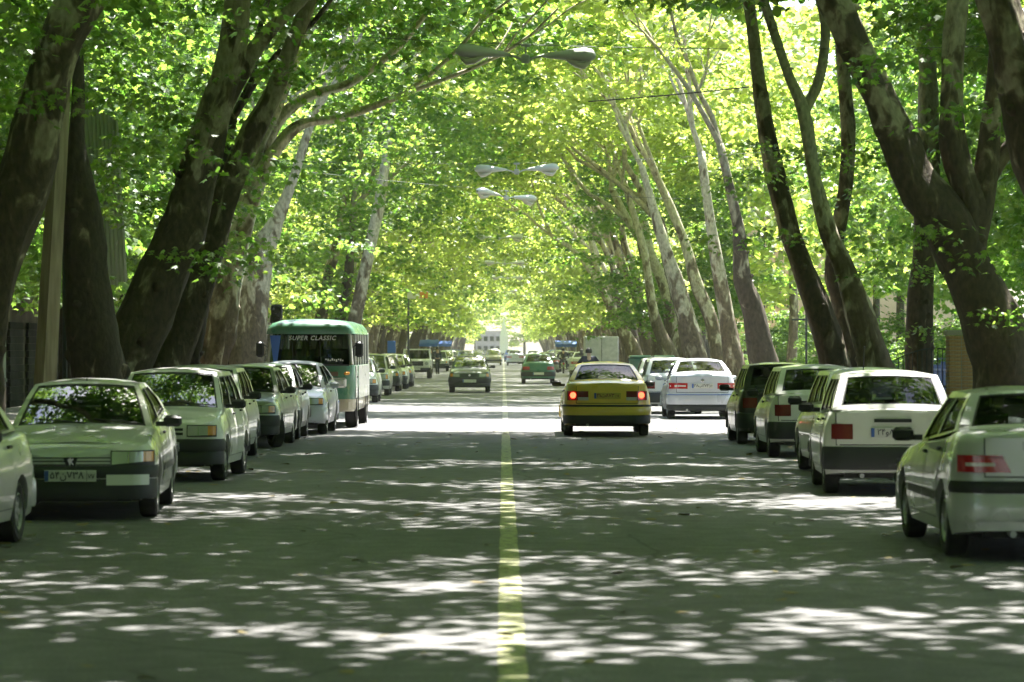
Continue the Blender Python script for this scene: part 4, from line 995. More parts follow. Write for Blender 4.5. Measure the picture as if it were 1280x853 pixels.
def building(name, x, y0, y1, h, m, label, floors, side, depth=10, shop=True, bay=3.2):
    r = empty(name, (x, (y0+y1)/2, 0), 0, label, 'building'); L_ = y1-y0; xo = side*depth/2
    q = MB(); q.box((xo, 0, h/2-.1), (depth, L_-.1, h), 0); q.build('wall', m, r)
    q = MB(); q.box((xo, 0, h+.05), (depth+.3, L_, .3)); q.build('parapet', M['concrete'], r)
    nb = max(1, int(L_/bay)); fh = h/floors
    me_f = MB(); me_f.box((0, 0, 0), (.1, 1.5, 1.5)); mf = me_f.mesh('window', M['metal_dark'])
    me_g = MB(); me_g.box((0, 0, 0), (.13, 1.3, 1.3)); mg = me_g.mesh('pane', M['glass_dark'])
    me_b = MB(); me_b.box((0, 0, 0), (.13, .04, 1.3)); mbar = me_b.mesh('mullion', M['metal_dark'])
    me_s = MB()
    for k in range(12): me_s.box((.02*(k % 2), 0, -1.1+k*.2), (.08, 2.5, .19))
    ms = me_s.mesh('roller_shutter', M['roller'])
    for f in range(floors):
        for b in range(nb):
            y = -L_/2+(b+.5)*L_/nb
            if f == 0 and shop:
                link('shop_shutter', ms, r, (-side*.06, y, 1.25)); continue
            o = link('window', mf, r, (-side*.04, y, f*fh+fh*.52)); link('pane', mg, o, (-side*.012, 0, 0)); link('mullion', mbar, o, (-side*.03, 0, 0))
    if shop:
        q = MB(); q.box((-side*.5, 0, 3.0), (1.1, L_-.6, .12)); q.build('canopy', M['shaded_stone'], r)
    return r
building('shop_building', -13.6, 40, 62, 17, M['shaded_stone'], 'shade-toned stone faced shop building behind the big dark trunks at left', 5, -1)  # extra height added behind the leaves to block sky light
building('shop_building', -13.4, 62.5, 86, 17, M['shaded_stone'], 'shade-toned shop building behind the left hand trunks and bus shelter', 5, -1)  # raised like its neighbour to block the sky
building('apartment_building', -13.8, 87, 112, 13, M['shaded_stone'], 'shade-toned stone apartment building behind the green minibus', 4, -1)
building('apartment_building', -13.6, 113, 150, 12, M['peach'], 'peach coloured building behind the leaning trunks beyond the minibus', 4, -1)
building('apartment_building', -13.7, 152, 200, 14, M['concrete'], 'grey apartment building far along the left side', 4, -1)
building('apartment_building', -13.7, 202, 260, 11, M['stone'], 'beige apartment building far along the left side by the blue awning', 3, -1)
building('shop_building', -13.6, 14, 39.5, 17, M['shaded_stone'], 'shade-toned shop building at the far left edge behind the leaning trunk', 3, -1)  # height also raised to keep sky light out
building('apartment_building', 14.6, 165, 212, 9, M['peach'], 'peach coloured building beyond the railings on the right', 3, 1, shop=False)
building('apartment_building', 15, 230, 330, 12, M['stone'], 'pale building far along the right side behind the trees', 4, 1, shop=False)
# grey corrugated panel hanging at left
r = empty('hanging_panel', (-8.6, 70, 0), 0, 'tall grey corrugated panel hanging between the dark trunks at left', 'panel')
q = MB()
for k in range(9):
    x0 = (k-4.5)*.085
    q.add([(x0, 0, 7.3-.05*k-.3), (x0+.04, -.03, 7.3-.05*k-.3), (x0+.085, 0, 7.28-.05*k-.3), (x0+.20, 0, 2.95+.04*abs(k-3)), (x0+.24, -.03, 2.93+.04*abs(k-3)), (x0+.285, 0, 2.95+.04*abs(k-3))], [(0, 3, 4, 1), (1, 4, 5, 2)])
q.build('corrugated_sheet', M['panel_grey'], r)
q = MB(); q.tube([(-.5, .1, 0), (-.42, .08, 8.2)], .035, 6); q.tube([(-.34, .1, 0), (-.28, .08, 7.6)], .02, 6); q.build('support_pole', M['metal_grey'], r)
# A-frame of thin poles behind white hatchback
r = empty('prop_poles', (-7.6, 73, 0), 0, 'pair of thin pale wooden poles leaning together at a trunk behind the white hatchback', 'poles')
for (x0, x1, h) in ((-.28, .12, 2.25), (.08, .15, 2.2)):
    q = MB(); q.tube([(x0, 0, 0), (x1, 0, h)], .035, 7); q.build('pole', M['wood'], r)
# bus shelter / kiosk
r = empty('bus_shelter', (-8.0, 94, 0), 0, 'dark green framed glass bus shelter just left of the minibus', 'bus shelter')
q = MB()
for (x, y) in ((-1.1, -1.5), (1.0, -1.5), (-1.1, 1.5), (1.0, 1.5), (-.05, -1.5)): q.box((x, y, 1.15), (.09, .09, 2.3))
q.box((0, 0, 2.32), (2.5, 3.5, .14), bev=.03); q.box((0, -1.5, .5), (2.2, .05, .06)); q.build('shelter_frame', M['dark_green'], r)
for (x, y, dx, dy) in ((-.57, -1.5, .9, .02), (.5, -1.5, .9, .02), (-1.1, 0, .02, 2.8)):
    q = MB(); q.box((x, y, 1.4), (dx, dy, 1.6)); q.build('glass_pane', M['glass_dark'], r)
q = MB(); q.box((-.7, 0, .45), (.4, 2.4, .06)); q.box((-.7, -1, .22), (.3, .06, .44)); q.box((-.7, 1, .22), (.3, .06, .44)); q.build('bench', M['wood'], r)
# dark sign box
r = empty('traffic_signal', (-5.95, 88, 0), 0, 'black signal box on a post rising over the left corner of the minibus roof', 'traffic signal')
q = MB(); q.tube([(-.1, 0, 0), (-.1, 0, 2.1)], .05, 8); q.build('post', M['metal_dark'], r)
q = MB(); q.box((-.12, 0, 2.48), (.30, .25, .82), bev=.03); q.build('signal_box', M['black'], r)
for k in range(3):
    q = MB(); q.lathe([(0, .1), (-.1, .105), (-.1, .095), (-.01, .09), (-.01, .001)], 14, (-.12, -.125, 2.22+k*.26), 'y'); q.build('lens_hood', M['black_gloss'], r)
# shop signs hung over the left footway far away
def sign(x, Z, z, w_, h, m, lab, m2=None):
    r = empty('shop_sign', (x, Z, 0), 0, lab, 'sign')
    q = MB(); q.box((0, 0, z), (w_, .15, h), bev=.02); q.build('sign_board', m, r)
    if m2: q = MB(); q.box((w_*.3, -.085, z), (w_*.4, .02, h*.9)); q.build('sign_field', m2, r)
    q = MB(); q.tube([(-w_/2+.05, .12, 0), (-w_/2+.05, .12, z+h/2)], .05, 6); q.build('post', M['metal_dark'], r)
sign(px2w(522, 369, 150).x, 150, px2w(522, 369, 150).z, .95, .34, M['sign_w'], 'white and orange hanging sign among the leaves over the left parked cars', M['sign_o'])
sign(px2w(492, 440, 160).x-.1, 160, 1.75, .4, .6, M['tarp_blue'], 'small blue board on the left footway between pale trunks')
sign(px2w(51, 246, 58).x, 62, px2w(51, 246, 60).z, .34, .8, M['teal'], 'small teal sign high between the two leftmost dark trunks')
# blue awnings (market stall roofs)
def awning(x, Z, w_, lab, h=2.05):
    r = empty('awning', (x, Z, 0), 0, lab, 'awning', 'blue awnings beside the street')
    q = MB(); q.grid(lambda u, v: ((u-.5)*w_, (v-.5)*2.4, h+.28*math.sin(PI*v)-.05*math.sin(PI*u*3)**2), frange(0, 1, 10), frange(0, 1, 7)); q.grid(lambda u, v: ((u-.5)*w_, -1.2, h-.22*v-.05*math.sin(PI*u*3)**2), frange(0, 1, 10), (0, 1)); q.build('canopy', M['tarp_blue'], r)
    for sx in (-1, 1):
        for sy in (-1, 1):
            q = MB(); q.tube([(sx*w_*.48, sy*1.1, 0), (sx*w_*.48, sy*1.1, h)], .03, 6); q.build('post', M['metal_grey'], r)
    q = MB(); q.box((0, 0, .8), (w_*.8, 1.2, .08)); q.build('table_top', M['wood'], r)
awning(-6.1, 250, 2.3, 'blue awning on posts behind the white off-roader, left of the two men')
awning(-6.0, 300, 2.6, 'blue awning far left over the men standing by the cars, farther one')
awning(5.0, 262, 1.7, 'blue awning on the right beyond the motorcyclist in black', 2.0)
# right side railing and brick pillar, gate
def railing(y0, y1, x, lab, m, h=1.55, zb=.45):
    r = empty('railing', (x, (y0+y1)/2, 0), 0, lab, 'railing'); L_ = y1-y0
    q = MB(); q.box((0, 0, zb/2), (.3, L_, zb)); q.build('base_wall', M['concrete'], r)
    for z in (zb+.12, h): q = MB(); q.box((0, 0, z), (.05, L_, .05)); q.build('rail', m, r)
    bar = MB(); bar.tube([(0, 0, zb), (0, 0, h+.12)], .012, 5); bm_ = bar.mesh('bar', m); n = int(L_/.16); k = 0
    if n > 290:
        q = MB()
        for i in range(n): q.tube([(0, -L_/2+i*.16, zb), (0, -L_/2+i*.16, h+.1)], .012, 4)
        o = q.build('bars', m, r); o['kind'] = 'stuff'; o.name = 'bar_row'
    else:
        for i in range(n): link('bar', bm_, r, (0, -L_/2+i*.16, 0))
    for i in range(int(L_/3)+1): q = MB(); q.box((0, -L_/2+i*3, h/2+.1), (.1, .1, h+.2)); q.build('post', m, r)
railing(96, 136, 13.3, 'blue iron railing on a low wall behind the far right trunks', M['metal_blue'])
railing(52, 86, 10.6, 'low iron railing on a wall behind the near right trunks', M['metal_blue'], 1.2, .3)
r = empty('brick_pillar', px2w(1200, 0, 62).xyz*0+Vector((px2w(1200, 0, 62).x, 62, 0)), 0, 'tan brick gate pillar beside the huge right hand trunk', 'pillar')
q = MB(); q.box((0, 0, .98), (.43, .43, 1.96)); q.build('core', M['mortar'], r)
bk = MB(); bk.box((0, 0, 0), (.215, .1, .06), bev=.004); bme = bk.mesh('brick', M['brick'])
for c_ in range(28):
    z = .04+c_*.07
    for k in range(2):
        off = (-.115 if k == 0 else .115)
        sh = .0 if c_ % 2 else .0
        link('brick', bme, r, (off+sh, -.19, z)); link('brick', bme, r, (-.19, off, z), PI/2)
        if c_ % 2: pass
q = MB(); q.box((0, 0, 2.02), (.56, .56, .1), bev=.02); q.build('capstone', M['stone'], r)
r = empty('iron_gate', (px2w(1172, 0, 62).x, 62.4, 0), 0, 'wrought iron double gate with arched tops left of the brick pillar', 'gate')
for s_ in (-1, 1):
    g0 = MB(); 
    for k in range(8):
        x = s_*(.06+k*.09); hh = 1.5+.22*math.cos(k/8*PI/2); g0.tube([(x, 0, .1), (x, 0, hh)], .009, 5)
    g0.box((s_*.4, 0, .15), (.72, .03, .04)); g0.box((s_*.4, 0, 1.0), (.72, .03, .04)); g0.tube([(s_*(.05+.09*k), 0, 1.5+.22*math.cos(k/8*PI/2)) for k in range(9)], .014, 5)
    g0.build('gate_leaf', M['metal_dark'], r)
r = empty('lattice_pole', (px2w(1008, 0, 90).x, 90, 0), 0, 'thin dark pole with a short cross arm before the peach building at right', 'pole')
q = MB(); q.tube([(0, 0, 0), (0, 0, 3.1)], .03, 6); q.box((0, 0, 2.5), (.8, .04, .05)); q.build('pole_shaft', M['metal_dark'], r)
# overhead cable
r = MB(); a, b = Vector((1.0, 78, 7.15)), Vector((4.9, 76, 7.6)); P_ = [lerp(Vector((-9, 80, 7.6)), Vector((9.3, 74, 8.1)), t)-Vector((0, 0, .9*4*t*(1-t)*.5)) for t in frange(.60, .80, 10)]
tag(r.tube(P_, .015, 5).build('overhead_cable', mat('cable_rubber', (.01, .01, .01), 1, spec=.1)), 'thick dark cable crossing the street through the leaves, upper right of centre', 'cable')
# far end of the street: pale buildings and monument
r = empty('far_tower', (0.1, 520, 0), 0, 'tiny pale pointed tower at the very end of the street', 'tower')
q = MB(); q.box((0, 0, 1.7), (1.3, 1.3, 3.4)); q.add([(-.65, -.65, 3.4), (.65, -.65, 3.4), (.65, .65, 3.4), (-.65, .65, 3.4), (0, 0, 6.4)], [(0, 1, 4), (1, 2, 4), (2, 3, 4), (3, 0, 4)]); q.build('spire', M['sign_w'], r)
r = empty('far_office', (-2.6, 585, 0), 0, 'low pale building block behind the tiny tower at the end of the street', 'building')
q = MB(); q.box((0, 0, 2.3), (4.6, 10, 4.6)); q.build('wall', M['stone'], r)
fw = MB(); fw.box((0, 0, 0), (.65, .2, .8)); fwm = fw.mesh('window', M['glass_dark'])
for i in range(4):
    for j in range(2): link('window', fwm, r, (-1.6+i*1.1, -5.05, 1.5+j*1.7))

# thin summer haze of the street
hz = MB(); hz.box((0, 395, 14.0), (300, 1010, 31)); ho = hz.build('haze', []); ho['kind'] = 'stuff'
hm = bpy.data.materials.new('haze'); hm.use_nodes = True; hm.node_tree.nodes.clear()
N = hm.node_tree.nodes; vp = N.new('ShaderNodeVolumePrincipled'); ou = N.new('ShaderNodeOutputMaterial'); vp.inputs['Color'].default_value = (.95, .97, .93, 1); vp.inputs['Density'].default_value = .0002; vp.inputs['Anisotropy'].default_value = .35
hm.node_tree.links.new(vp.outputs[0], ou.inputs['Volume']); ho.data.materials.append(hm); sc.cycles.volume_bounces = 1
# ---------------------------------------------------------------- trees
def leaf_shape(size, rng):
    """five-lobed plane leaf as a folded fan: verts + faces around the petiole end at the origin, lying along +Y"""
    s = size
    ang = [(-2.35, .30), (-1.50, .62), (-1.05, .42), (-.72, .90), (-.34, .50), (0, 1.0), (.34, .50), (.72, .90), (1.05, .42), (1.50, .62), (2.35, .30)]
    pts = [(math.sin(a)*r*s*.62, .28*s+math.cos(a)*r*s*.62, 0) for a, r in ang]
    return pts
def add_leaf(V, F, pos, yaw, pitch, roll, size, simple):
    b = len(V); m = Matrix.Rotation(yaw, 3, 'Z') @ Matrix.Rotation(pitch, 3, 'X') @ Matrix.Rotation(roll, 3, 'Y')
    if simple:
        pts = [(0, 0, 0), (.42*size, .38*size, -.05*size), (.30*size, .80*size, -.04*size), (0, 1.0*size, .0), (-.30*size, .80*size, -.04*size), (-.42*size, .38*size, -.05*size)]
        for p in pts: V.append(tuple(pos+m @ Vector(p)))
        F.append((b, b+1, b+2, b+3)); F.append((b, b+3, b+4, b+5))
    else:
        pts = leaf_shape(size, None)
        for p in pts:
            x = p[0]; V.append(tuple(pos+m @ Vector((x, p[1], -.22*abs(x)))))
        c = len(V); V.append(tuple(pos+m @ Vector((0, .12*size, 0.01*size))))
        n = len(pts)
        F.append((c, b, b+1, b+2)); F.append((c, b+2, b+3, b+4)); F.append((c, b+4, b+5)); F.append((c, b+5, b+6)); F.append((c, b+6, b+7, b+8)); F.append((c, b+8, b+9, b+10))
def spray(V, F, rng, pos, n, rad, size, simple, droop=.3):
    """a layered spray of leaves round a twig"""
    az = rng.uniform(0, 2*PI)
    for i in range(n):
        r = rad*math.sqrt(rng.random()); a = rng.uniform(0, 2*PI)
        dx = math.cos(a)*r; dy = math.sin(a)*r
        ax = dx*math.cos(az)+dy*math.sin(az); st = 1.35
        p = pos+Vector((dx, dy, rng.gauss(0, .12)*rad-droop*1.6*r*r/max(rad, .01)))+Vector((math.cos(az), math.sin(az), 0))*ax*(st-1)
        yaw = a-PI/2+rng.gauss(0, .5)
        add_leaf(V, F, p, yaw, rng.gauss(-.5, .38), rng.gauss(0, .42), size*rng.uniform(.72, 1.22), simple)
def crown_mesh(name, seed, blobs, nb, nleaf, size, simple, mat_, zmin, rad=.38, zs=99, nspr=8, blen=1.5, thr=-.10):
    """nb boughs; each bough is a drooping, flattened fan of leafy twigs with air above and below it"""
    rng = random.Random(seed); V = []; F = []; tot = sum(b[6] for b in blobs); off = Vector((seed*7.3, 1.7*seed, 0))
    made = 0; tries = 0
    while made < nb and tries < nb*30:
        tries += 1; t = rng.random()*tot
        for b in blobs:
            t -= b[6]
            if t <= 0: break
        while True:
            p = Vector((rng.uniform(-1, 1), rng.uniform(-1, 1), rng.uniform(-1, 1)))
            if p.length <= 1 and p.length > .3: break
        q = Vector((b[0]+p.x*b[3], b[1]+p.y*b[4], b[2]+p.z*b[5]))
        if q.z < zmin+.4 or noise.noise(q*.42+off) < thr: continue
        made += 1; az = math.atan2(p.y, p.x)+rng.gauss(0, .7); d = Vector((math.cos(az), math.sin(az), 0)); s_ = Vector((-d.y, d.x, 0))
        L_ = blen*rng.uniform(.65, 1.35); drp = rng.uniform(.15, .6); tilt = rng.gauss(.05, .18)
        for k in range(nspr+rng.randint(-2, 2)):
            u = rng.random()**.8; lat = rng.gauss(0, .30)*L_*(.45+.55*u)
            c = q+d*(u*L_)+s_*lat+Vector((0, 0, tilt*u*L_-drp*u*u*L_-.12*abs(lat)+rng.gauss(0, .07)))
            if c.z < zmin: continue
            spray(V, F, rng, c, nleaf+rng.randint(-2, 2), rad*rng.uniform(.75, 1.3), size, simple or q.z > zs)
    me = bpy.data.meshes.new(name); me.from_pydata(V, [], F); me.materials.append(mat_); me.update(); return me
# blob: cx, cy, cz, rx, ry, rz, weight    (+X leans over the road)
HIGH = [(4.6, 0, 11.5, 4.7, 3.9, 2.6, 1.0), (1.0, 0, 13.2, 4.2, 4.0, 3.2, .55), (-2.8, .5, 10.6, 3.4, 4.0, 3.8, .62)]
LOW = [(4.9, 0, 11.2, 4.2, 4.4, 3.0, 1.0), (1.8, 0, 12.2, 4.2, 4.4, 3.6, .6), (3.4, 0, 7.8, 2.9, 3.4, 2.2, .36), (-1.5, 0, 6.6, 3.4, 3.6, 3.8, .5), (.9, .8, 4.6, 2.1, 3.0, 1.9, .2)]
BUSH = [(0, 0, 7.0, 3.6, 3.6, 4.6, 1.0), (1.4, 0, 4.4, 2.6, 3.0, 2.4, .35)]
CR = {}
MID = [(4.9, 0, 11.4, 4.2, 4.4, 2.8, 1.0), (1.8, 0, 12.4, 4.2, 4.4, 3.4, .6), (-2.0, 0, 9.5, 3.0, 3.6, 3.0, .3)]
CR['high'] = [crown_mesh('crown', 10+i, HIGH, 196, 10, .235, False, M['leaf'], 6.6, zs=9.6, thr=-.2) for i in range(5)]
CR['low'] = [crown_mesh('crown', 20+i, LOW, 190, 10, .22, False, M['leaf'], 2.7, zs=9.5) for i in range(3)]
CR['low_y'] = [crown_mesh('crown', 30+i, LOW, 140, 9, .22, False, M['leaf_backlit'], 2.9, zs=11) for i in range(2)]
CR['mid_y'] = [crown_mesh('crown', 80+i, MID, 110, 9, .24, False, M['leaf_backlit'], 7.6, zs=10) for i in range(3)]
CR['far'] = [crown_mesh('crown', 40+i, LOW, 95, 8, .28, True, M['leaf_backlit'], 3.2, rad=.45) for i in range(3)]
CR['far_g'] = [crown_mesh('crown', 50+i, LOW, 100, 9, .28, True, M['leaf'], 3.0, rad=.45) for i in range(2)]
CR['bush'] = [crown_mesh('crown', 60+i, BUSH, 235, 10, .24, False, M['leaf'], 2.2, zs=9) for i in range(3)]
SPR = []
for i in range(5):
    rng = random.Random(70+i); V = []; F = []
    for k in range(16):
        t = k/15; spray(V, F, rng, Vector((t*2.4-.4+rng.gauss(0, .15), rng.gauss(0, .35), -.25*t*t*2+rng.gauss(0, .16)+.3)), 8, .42, .19, False, .3)
    me = bpy.data.meshes.new('leaf_spray'); me.from_pydata(V, [], F); me.materials.append(M['leaf']); me.update(); SPR.append(me)
def smooth_path(pts, rad, k=4):
    P = [Vector(p) for p in pts]; out = []; rr = []
    for i in range(len(P)-1):
        p0, p1, p2, p3 = P[max(i-1, 0)], P[i], P[i+1], P[min(i+2, len(P)-1)]
        for j in range(k):
            t = j/k; out.append(.5*((2*p1)+(p2-p0)*t+(2*p0-5*p1+4*p2-p3)*t*t+(3*p1-p0-3*p2+p3)*t**3)); rr.append(lerp(rad[i], rad[i+1], t))
    out.append(P[-1]); rr.append(rad[-1]); return out, rr
def limb_tubes(mb, rng, p, d, r, length, depth):
    """recursive wandering limb"""
    n = 5; pts = [p]; rad = [r]; cur = p.copy(); dd = d.normalized()
    for i in range(n):
        dd = (dd+Vector((rng.gauss(0, .16), rng.gauss(0, .16), rng.gauss(.05, .10)))).normalized()
        cur = cur+dd*length/n; pts.append(cur.copy()); rad.append(r*(1-.55*(i+1)/n))
    mb.tube(pts, rad, 7 if depth else 5, cap=False)
    if depth:
        for k in range(2 if depth < 2 else 3):
            j = rng.randint(2, n); a = rng.uniform(0, 2*PI)
            nd = (dd+Vector((math.cos(a)*.8, math.sin(a)*.8, rng.uniform(-.1, .4)))).normalized()
            limb_tubes(mb, rng, pts[j], nd, rad[j]*.68, length*.68, depth-1)
TREES_L = 'plane trees along the left kerb'; TREES_R = 'plane trees along the right kerb'
def traced_tree(Z, stems, label, side, bark, crown, seed, dy=0.0, cshift=0.0, sprays=(), cy=0.0):
    """stems: lists of (px, py, width px) read off the photograph at distance Z; side -1 left / +1 right"""
    s = FP/Z; rng = random.Random(seed)
    b0 = stems[0][0]; bx = (b0[0]-629)/s
    root = empty('plane_tree', (bx, Z, 0), 0, label, 'tree', TREES_L if side < 0 else TREES_R)
    for si, st in enumerate(stems):
        P = []; Rr = []
        for i, (px, py, w_) in enumerate(st):
            P.append(Vector(((px-629)/s-bx, dy*((434-py)/s)*.3 + .12*si, CH+(434-py)/s))); Rr.append(w_/s/2)
        if P[0].z < 2.2:                                # carry the stem down to the ground with a flare
            d = P[0]-P[1] if P[1].z > P[0].z else Vector((0, 0, -1)); d = d/max(.05, -d.z); g = P[0]+Vector((d.x*.5, 0, -1))*P[0].z
            P = [g+Vector((0, 0, -.1)), lerp(g, P[0], .35)]+P; Rr = [Rr[0]*1.45, Rr[0]*1.12]+Rr
        pts, rr = smooth_path(P, Rr)
        mb = MB(); mb.tube(pts, rr, 18 if rr[0] > .15 else 10, cap=True, jit=.34, seed=seed+si)
        mb.build('trunk' if si == 0 else 'limb', M[bark], root, smooth='all')
        if si == 0: pts0, rr0 = pts, rr
        tip = pts[-1]; dr = (pts[-1]-pts[-3]).normalized()
        if tip.z > 5.5 or si == 0:
            lb = MB()
            for k in range(2): limb_tubes(lb, rng, tip, dr+Vector((-side*rng.uniform(.1, .5), rng.uniform(-.5, .5), .25)), rr[-1]*.82, max(2.5, 12.5-tip.z)*.75, 2)
            lb.build('limb', M[bark], root, smooth='all')
    # knots and pruned stubs on the main stem
    if Z < 100:
        kb = MB()
        for q_ in range(7):
            i_ = rng.randint(4, max(5, len(pts0)-4)); c0 = pts0[i_]; r_ = rr0[i_]; a_ = rng.uniform(0, 2*PI); dv = Vector((math.cos(a_), -abs(math.sin(a_)), .35)).normalized()
            kb.tube([c0+dv*r_*.7, c0+dv*r_*1.02, c0+dv*(r_*1.12+.03)], [r_*.38, r_*.26, r_*.12], 8)
        kb.build('knots', M[bark], root, smooth='all')
    if crown:
        me = CR[crown][seed % len(CR[crown])]
        c = link('crown', me, root, (side*7.0-bx*1.0+cshift*-side-0, cy, 0), 0 if side < 0 else PI); c['kind'] = 'stuff'  # cy moves crowns off their trunks to place road shade and sun gaps
        c.rotation_euler[2] += rng.uniform(-.15, .15)
    for (px, py, k) in sprays:
        p = px2w(px, py, Z-1.0); me = SPR[(px+py) % 5]
        o = link('leaf_spray', me, root, (p.x-bx, -1.0, p.z), rng.uniform(0, 2*PI), (k, k, k)); o['kind'] = 'stuff'
    return root
T = traced_tree
T(43, [[(-38, 480, 78), (-8, 345, 66), (32, 222, 64), (62, 98, 62), (104, 0, 54), (150, -110, 44)]], 'thick dark trunk leaning out of the left edge, nearest tree on the left', -1, 'bark_a', 'high', 1, sprays=[(20, 60, 1), (70, 130, .8), (-10, 30, 1.1), (150, 20, 1)])
T(50, [[(122, 475, 72), (112, 390, 56), (105, 313, 50), (100, 237, 40), (97, 180, 24), (97, 90, 14), (90, -20, 10)]], 'dark upright trunk narrowing sharply, beside the square pole', -1, 'bark_c', 'high', 2, sprays=[(190, 200, 1), (240, 330, .8), (130, 60, 1)])
T(57, [[(138, 478, 92), (172, 418, 72), (216, 315, 58), (243, 222, 50), (284, 98, 38), (297, 0, 36), (305, -110, 28)], [(243, 222, 34), (268, 150, 26), (298, 95, 22), (330, 45, 18), (380, -5, 15)]], 'massive brown trunk with pale upper limbs, leaning right from behind the nearest left cars', -1, 'bark_a', 'high', 3, sprays=[(205, 160, .9), (330, 90, .8)])
T(61, [[(196, 478, 60), (222, 418, 46), (256, 325, 40), (285, 235, 34), (315, 165, 28), (345, 110, 20), (390, -10, 16)]], 'dark trunk close behind the massive flaking one, running up beside it', -1, 'bark_a', 'high', 4, sprays=[(230, 250, .7)])
T(66, [[(226, 475, 44), (240, 415, 34), (258, 315, 26), (268, 262, 18), (290, 150, 12)]], 'narrow dark trunk with a lit right edge in the gap of the left trunk group', -1, 'bark_c', 'low', 5, cshift=-1.5)
T(71, [[(256, 476, 52), (272, 418, 42), (298, 300, 30), (322, 228, 22), (347, 184, 16), (378, 155, 12), (430, 146, 10), (505, 118, 8)], [(300, 290, 20), (318, 190, 20), (345, 130, 18), (368, 70, 15), (392, -10, 13)], [(322, 228, 18), (340, 160, 15), (380, 122, 12), (430, 106, 10), (456, 90, 9), (500, 55, 8), (548, -5, 7)]], 'trunk with a pale sunlit right side whose branch arches far over the road', -1, 'bark_b', 'high', 6, cy=-1.5)
T(84, [[(308, 470, 44), (313, 415, 38), (320, 335, 34), (345, 278, 17), (362, 237, 12), (390, 150, 9)], [(312, 345, 20), (300, 300, 13), (290, 240, 10)]], 'short thick forked trunk left of the bus shelter', -1, 'bark_b', 'low', 7, cy=5)
T(108, [[(438, 445, 22), (447, 385, 18), (462, 310, 14), (477, 235, 13), (488, 150, 10)]], 'slim brown trunk rising behind the minibus roof', -1, 'bark_b', None, 8)
T(112, [[(420, 440, 16), (426, 395, 14), (436, 340, 12), (440, 280, 9)]], 'slim trunk directly left of the one behind the minibus roof', -1, 'bark_a', 'low', 9)
T(38, [[(1395, 470, 92), (1345, 330, 78), (1300, 200, 66), (1275, 100, 54), (1248, 10, 50), (1215, -90, 44)]], 'dark trunk entering at the top right corner of the photo', 1, 'bark_a', 'high', 11)
T(46, [[(1254, 472, 84), (1236, 394, 78), (1211, 338, 66), (1184, 283, 62), (1142, 225, 50), (1120, 169, 45), (1097, 113, 41), (1069, 56, 40), (1043, 0, 40), (1000, -90, 32)], [(1205, 320, 40), (1215, 260, 36), (1196, 190, 34), (1192, 100, 28), (1200, -10, 24)], [(1215, 330, 34), (1230, 255, 28), (1240, 180, 26), (1249, 90, 22), (1252, -20, 18)], [(1238, 235, 16), (1256, 196, 20), (1290, 160, 22)]], 'huge leaning trunk at right over the parked cars, with upright stems rising from it', 1, 'bark_a', 'high', 12, cy=1.5, sprays=[(1150, 300, .8), (1235, 330, .8), (1120, 90, .9), (1240, 400, .6), (1180, 150, .8)])
T(68, [[(1150, 478, 36), (1151, 400, 32), (1154, 330, 28), (1159, 230, 28), (1160, 120, 24), (1158, 10, 20)]], 'straight upright brown trunk standing alone left of the iron gate', 1, 'bark_a', 'high', 13, cshift=-2, sprays=[(1110, 300, .9), (1190, 250, .9), (1170, 420, .7)])
T(67, [[(1048, 472, 38), (1030, 405, 35), (1004, 338, 29), (982, 272, 25), (964, 197, 21), (953, 135, 19), (944, 68, 16), (935, -10, 13)]], 'dark slender trunk leaning left, first from the left of the near right group', 1, 'bark_a', 'high', 14, cy=-7, sprays=[(960, 230, 1), (1000, 200, .9), (930, 190, .8)])
T(69, [[(1066, 470, 30), (1052, 380, 26), (1040, 330, 20), (1060, 200, 18), (1052, 40, 14)]], 'dark upright stem squeezed between two leaning trunks at right', 1, 'bark_a', 'high', 15, cy=-14, sprays=[(1070, 250, .9)])  # crown added well away from this trunk to shade the road
T(64, [[(1100, 474, 48), (1076, 400, 38), (1058, 345, 28), (1036, 293, 21), (1019, 225, 17), (1004, 140, 16), (984, 88, 12), (953, -5, 10)], [(1004, 142, 14), (1026, 95, 13), (1032, 28, 12), (1015, -30, 10)]], 'pale forked trunk in the right group, splitting into two thin branches high up', 1, 'bark_b', 'high', 16, sprays=[(1060, 200, .9), (980, 300, .8), (1100, 340, .8)])
T(88, [[(957, 470, 38), (943, 394, 29), (929, 349, 23), (922, 281, 14), (900, 180, 10)]], 'thick brown leaning trunk behind the dark parked car on the right', 1, 'bark_a', 'mid_y', 17, cy=2)
T(99, [[(920, 472, 26), (904, 370, 18), (889, 285, 12), (876, 190, 9)]], 'pale trunk leaning left right above the pale blue saloon', 1, 'bark_b', None, 18)
T(130, [[(988, 462, 13), (992, 400, 11), (990, 330, 9)]], 'thin pale trunk set back in front of the peach building', 1, 'bark_b', 'bush', 19)
T(106, [[(872, 455, 30), (857, 395, 23), (838, 330, 16), (818, 265, 11), (802, 208, 8)]], 'long pale smooth trunk leaning left above the white cars', 1, 'bark_b', 'mid_y', 20)
T(122, [[(838, 448, 20), (818, 394, 14), (805, 315, 9), (780, 227, 7)]], 'slender pale trunk left of the long smooth leaning one', 1, 'bark_b', 'mid_y', 21)
T(146, [[(792, 440, 18), (776, 408, 14), (752, 362, 9), (722, 318, 6), (690, 295, 5)], [(770, 395, 8), (745, 330, 6), (732, 270, 5)]], 'pale trunk with fanning bare branches above the box truck', 1, 'bark_b', 'mid_y', 22)
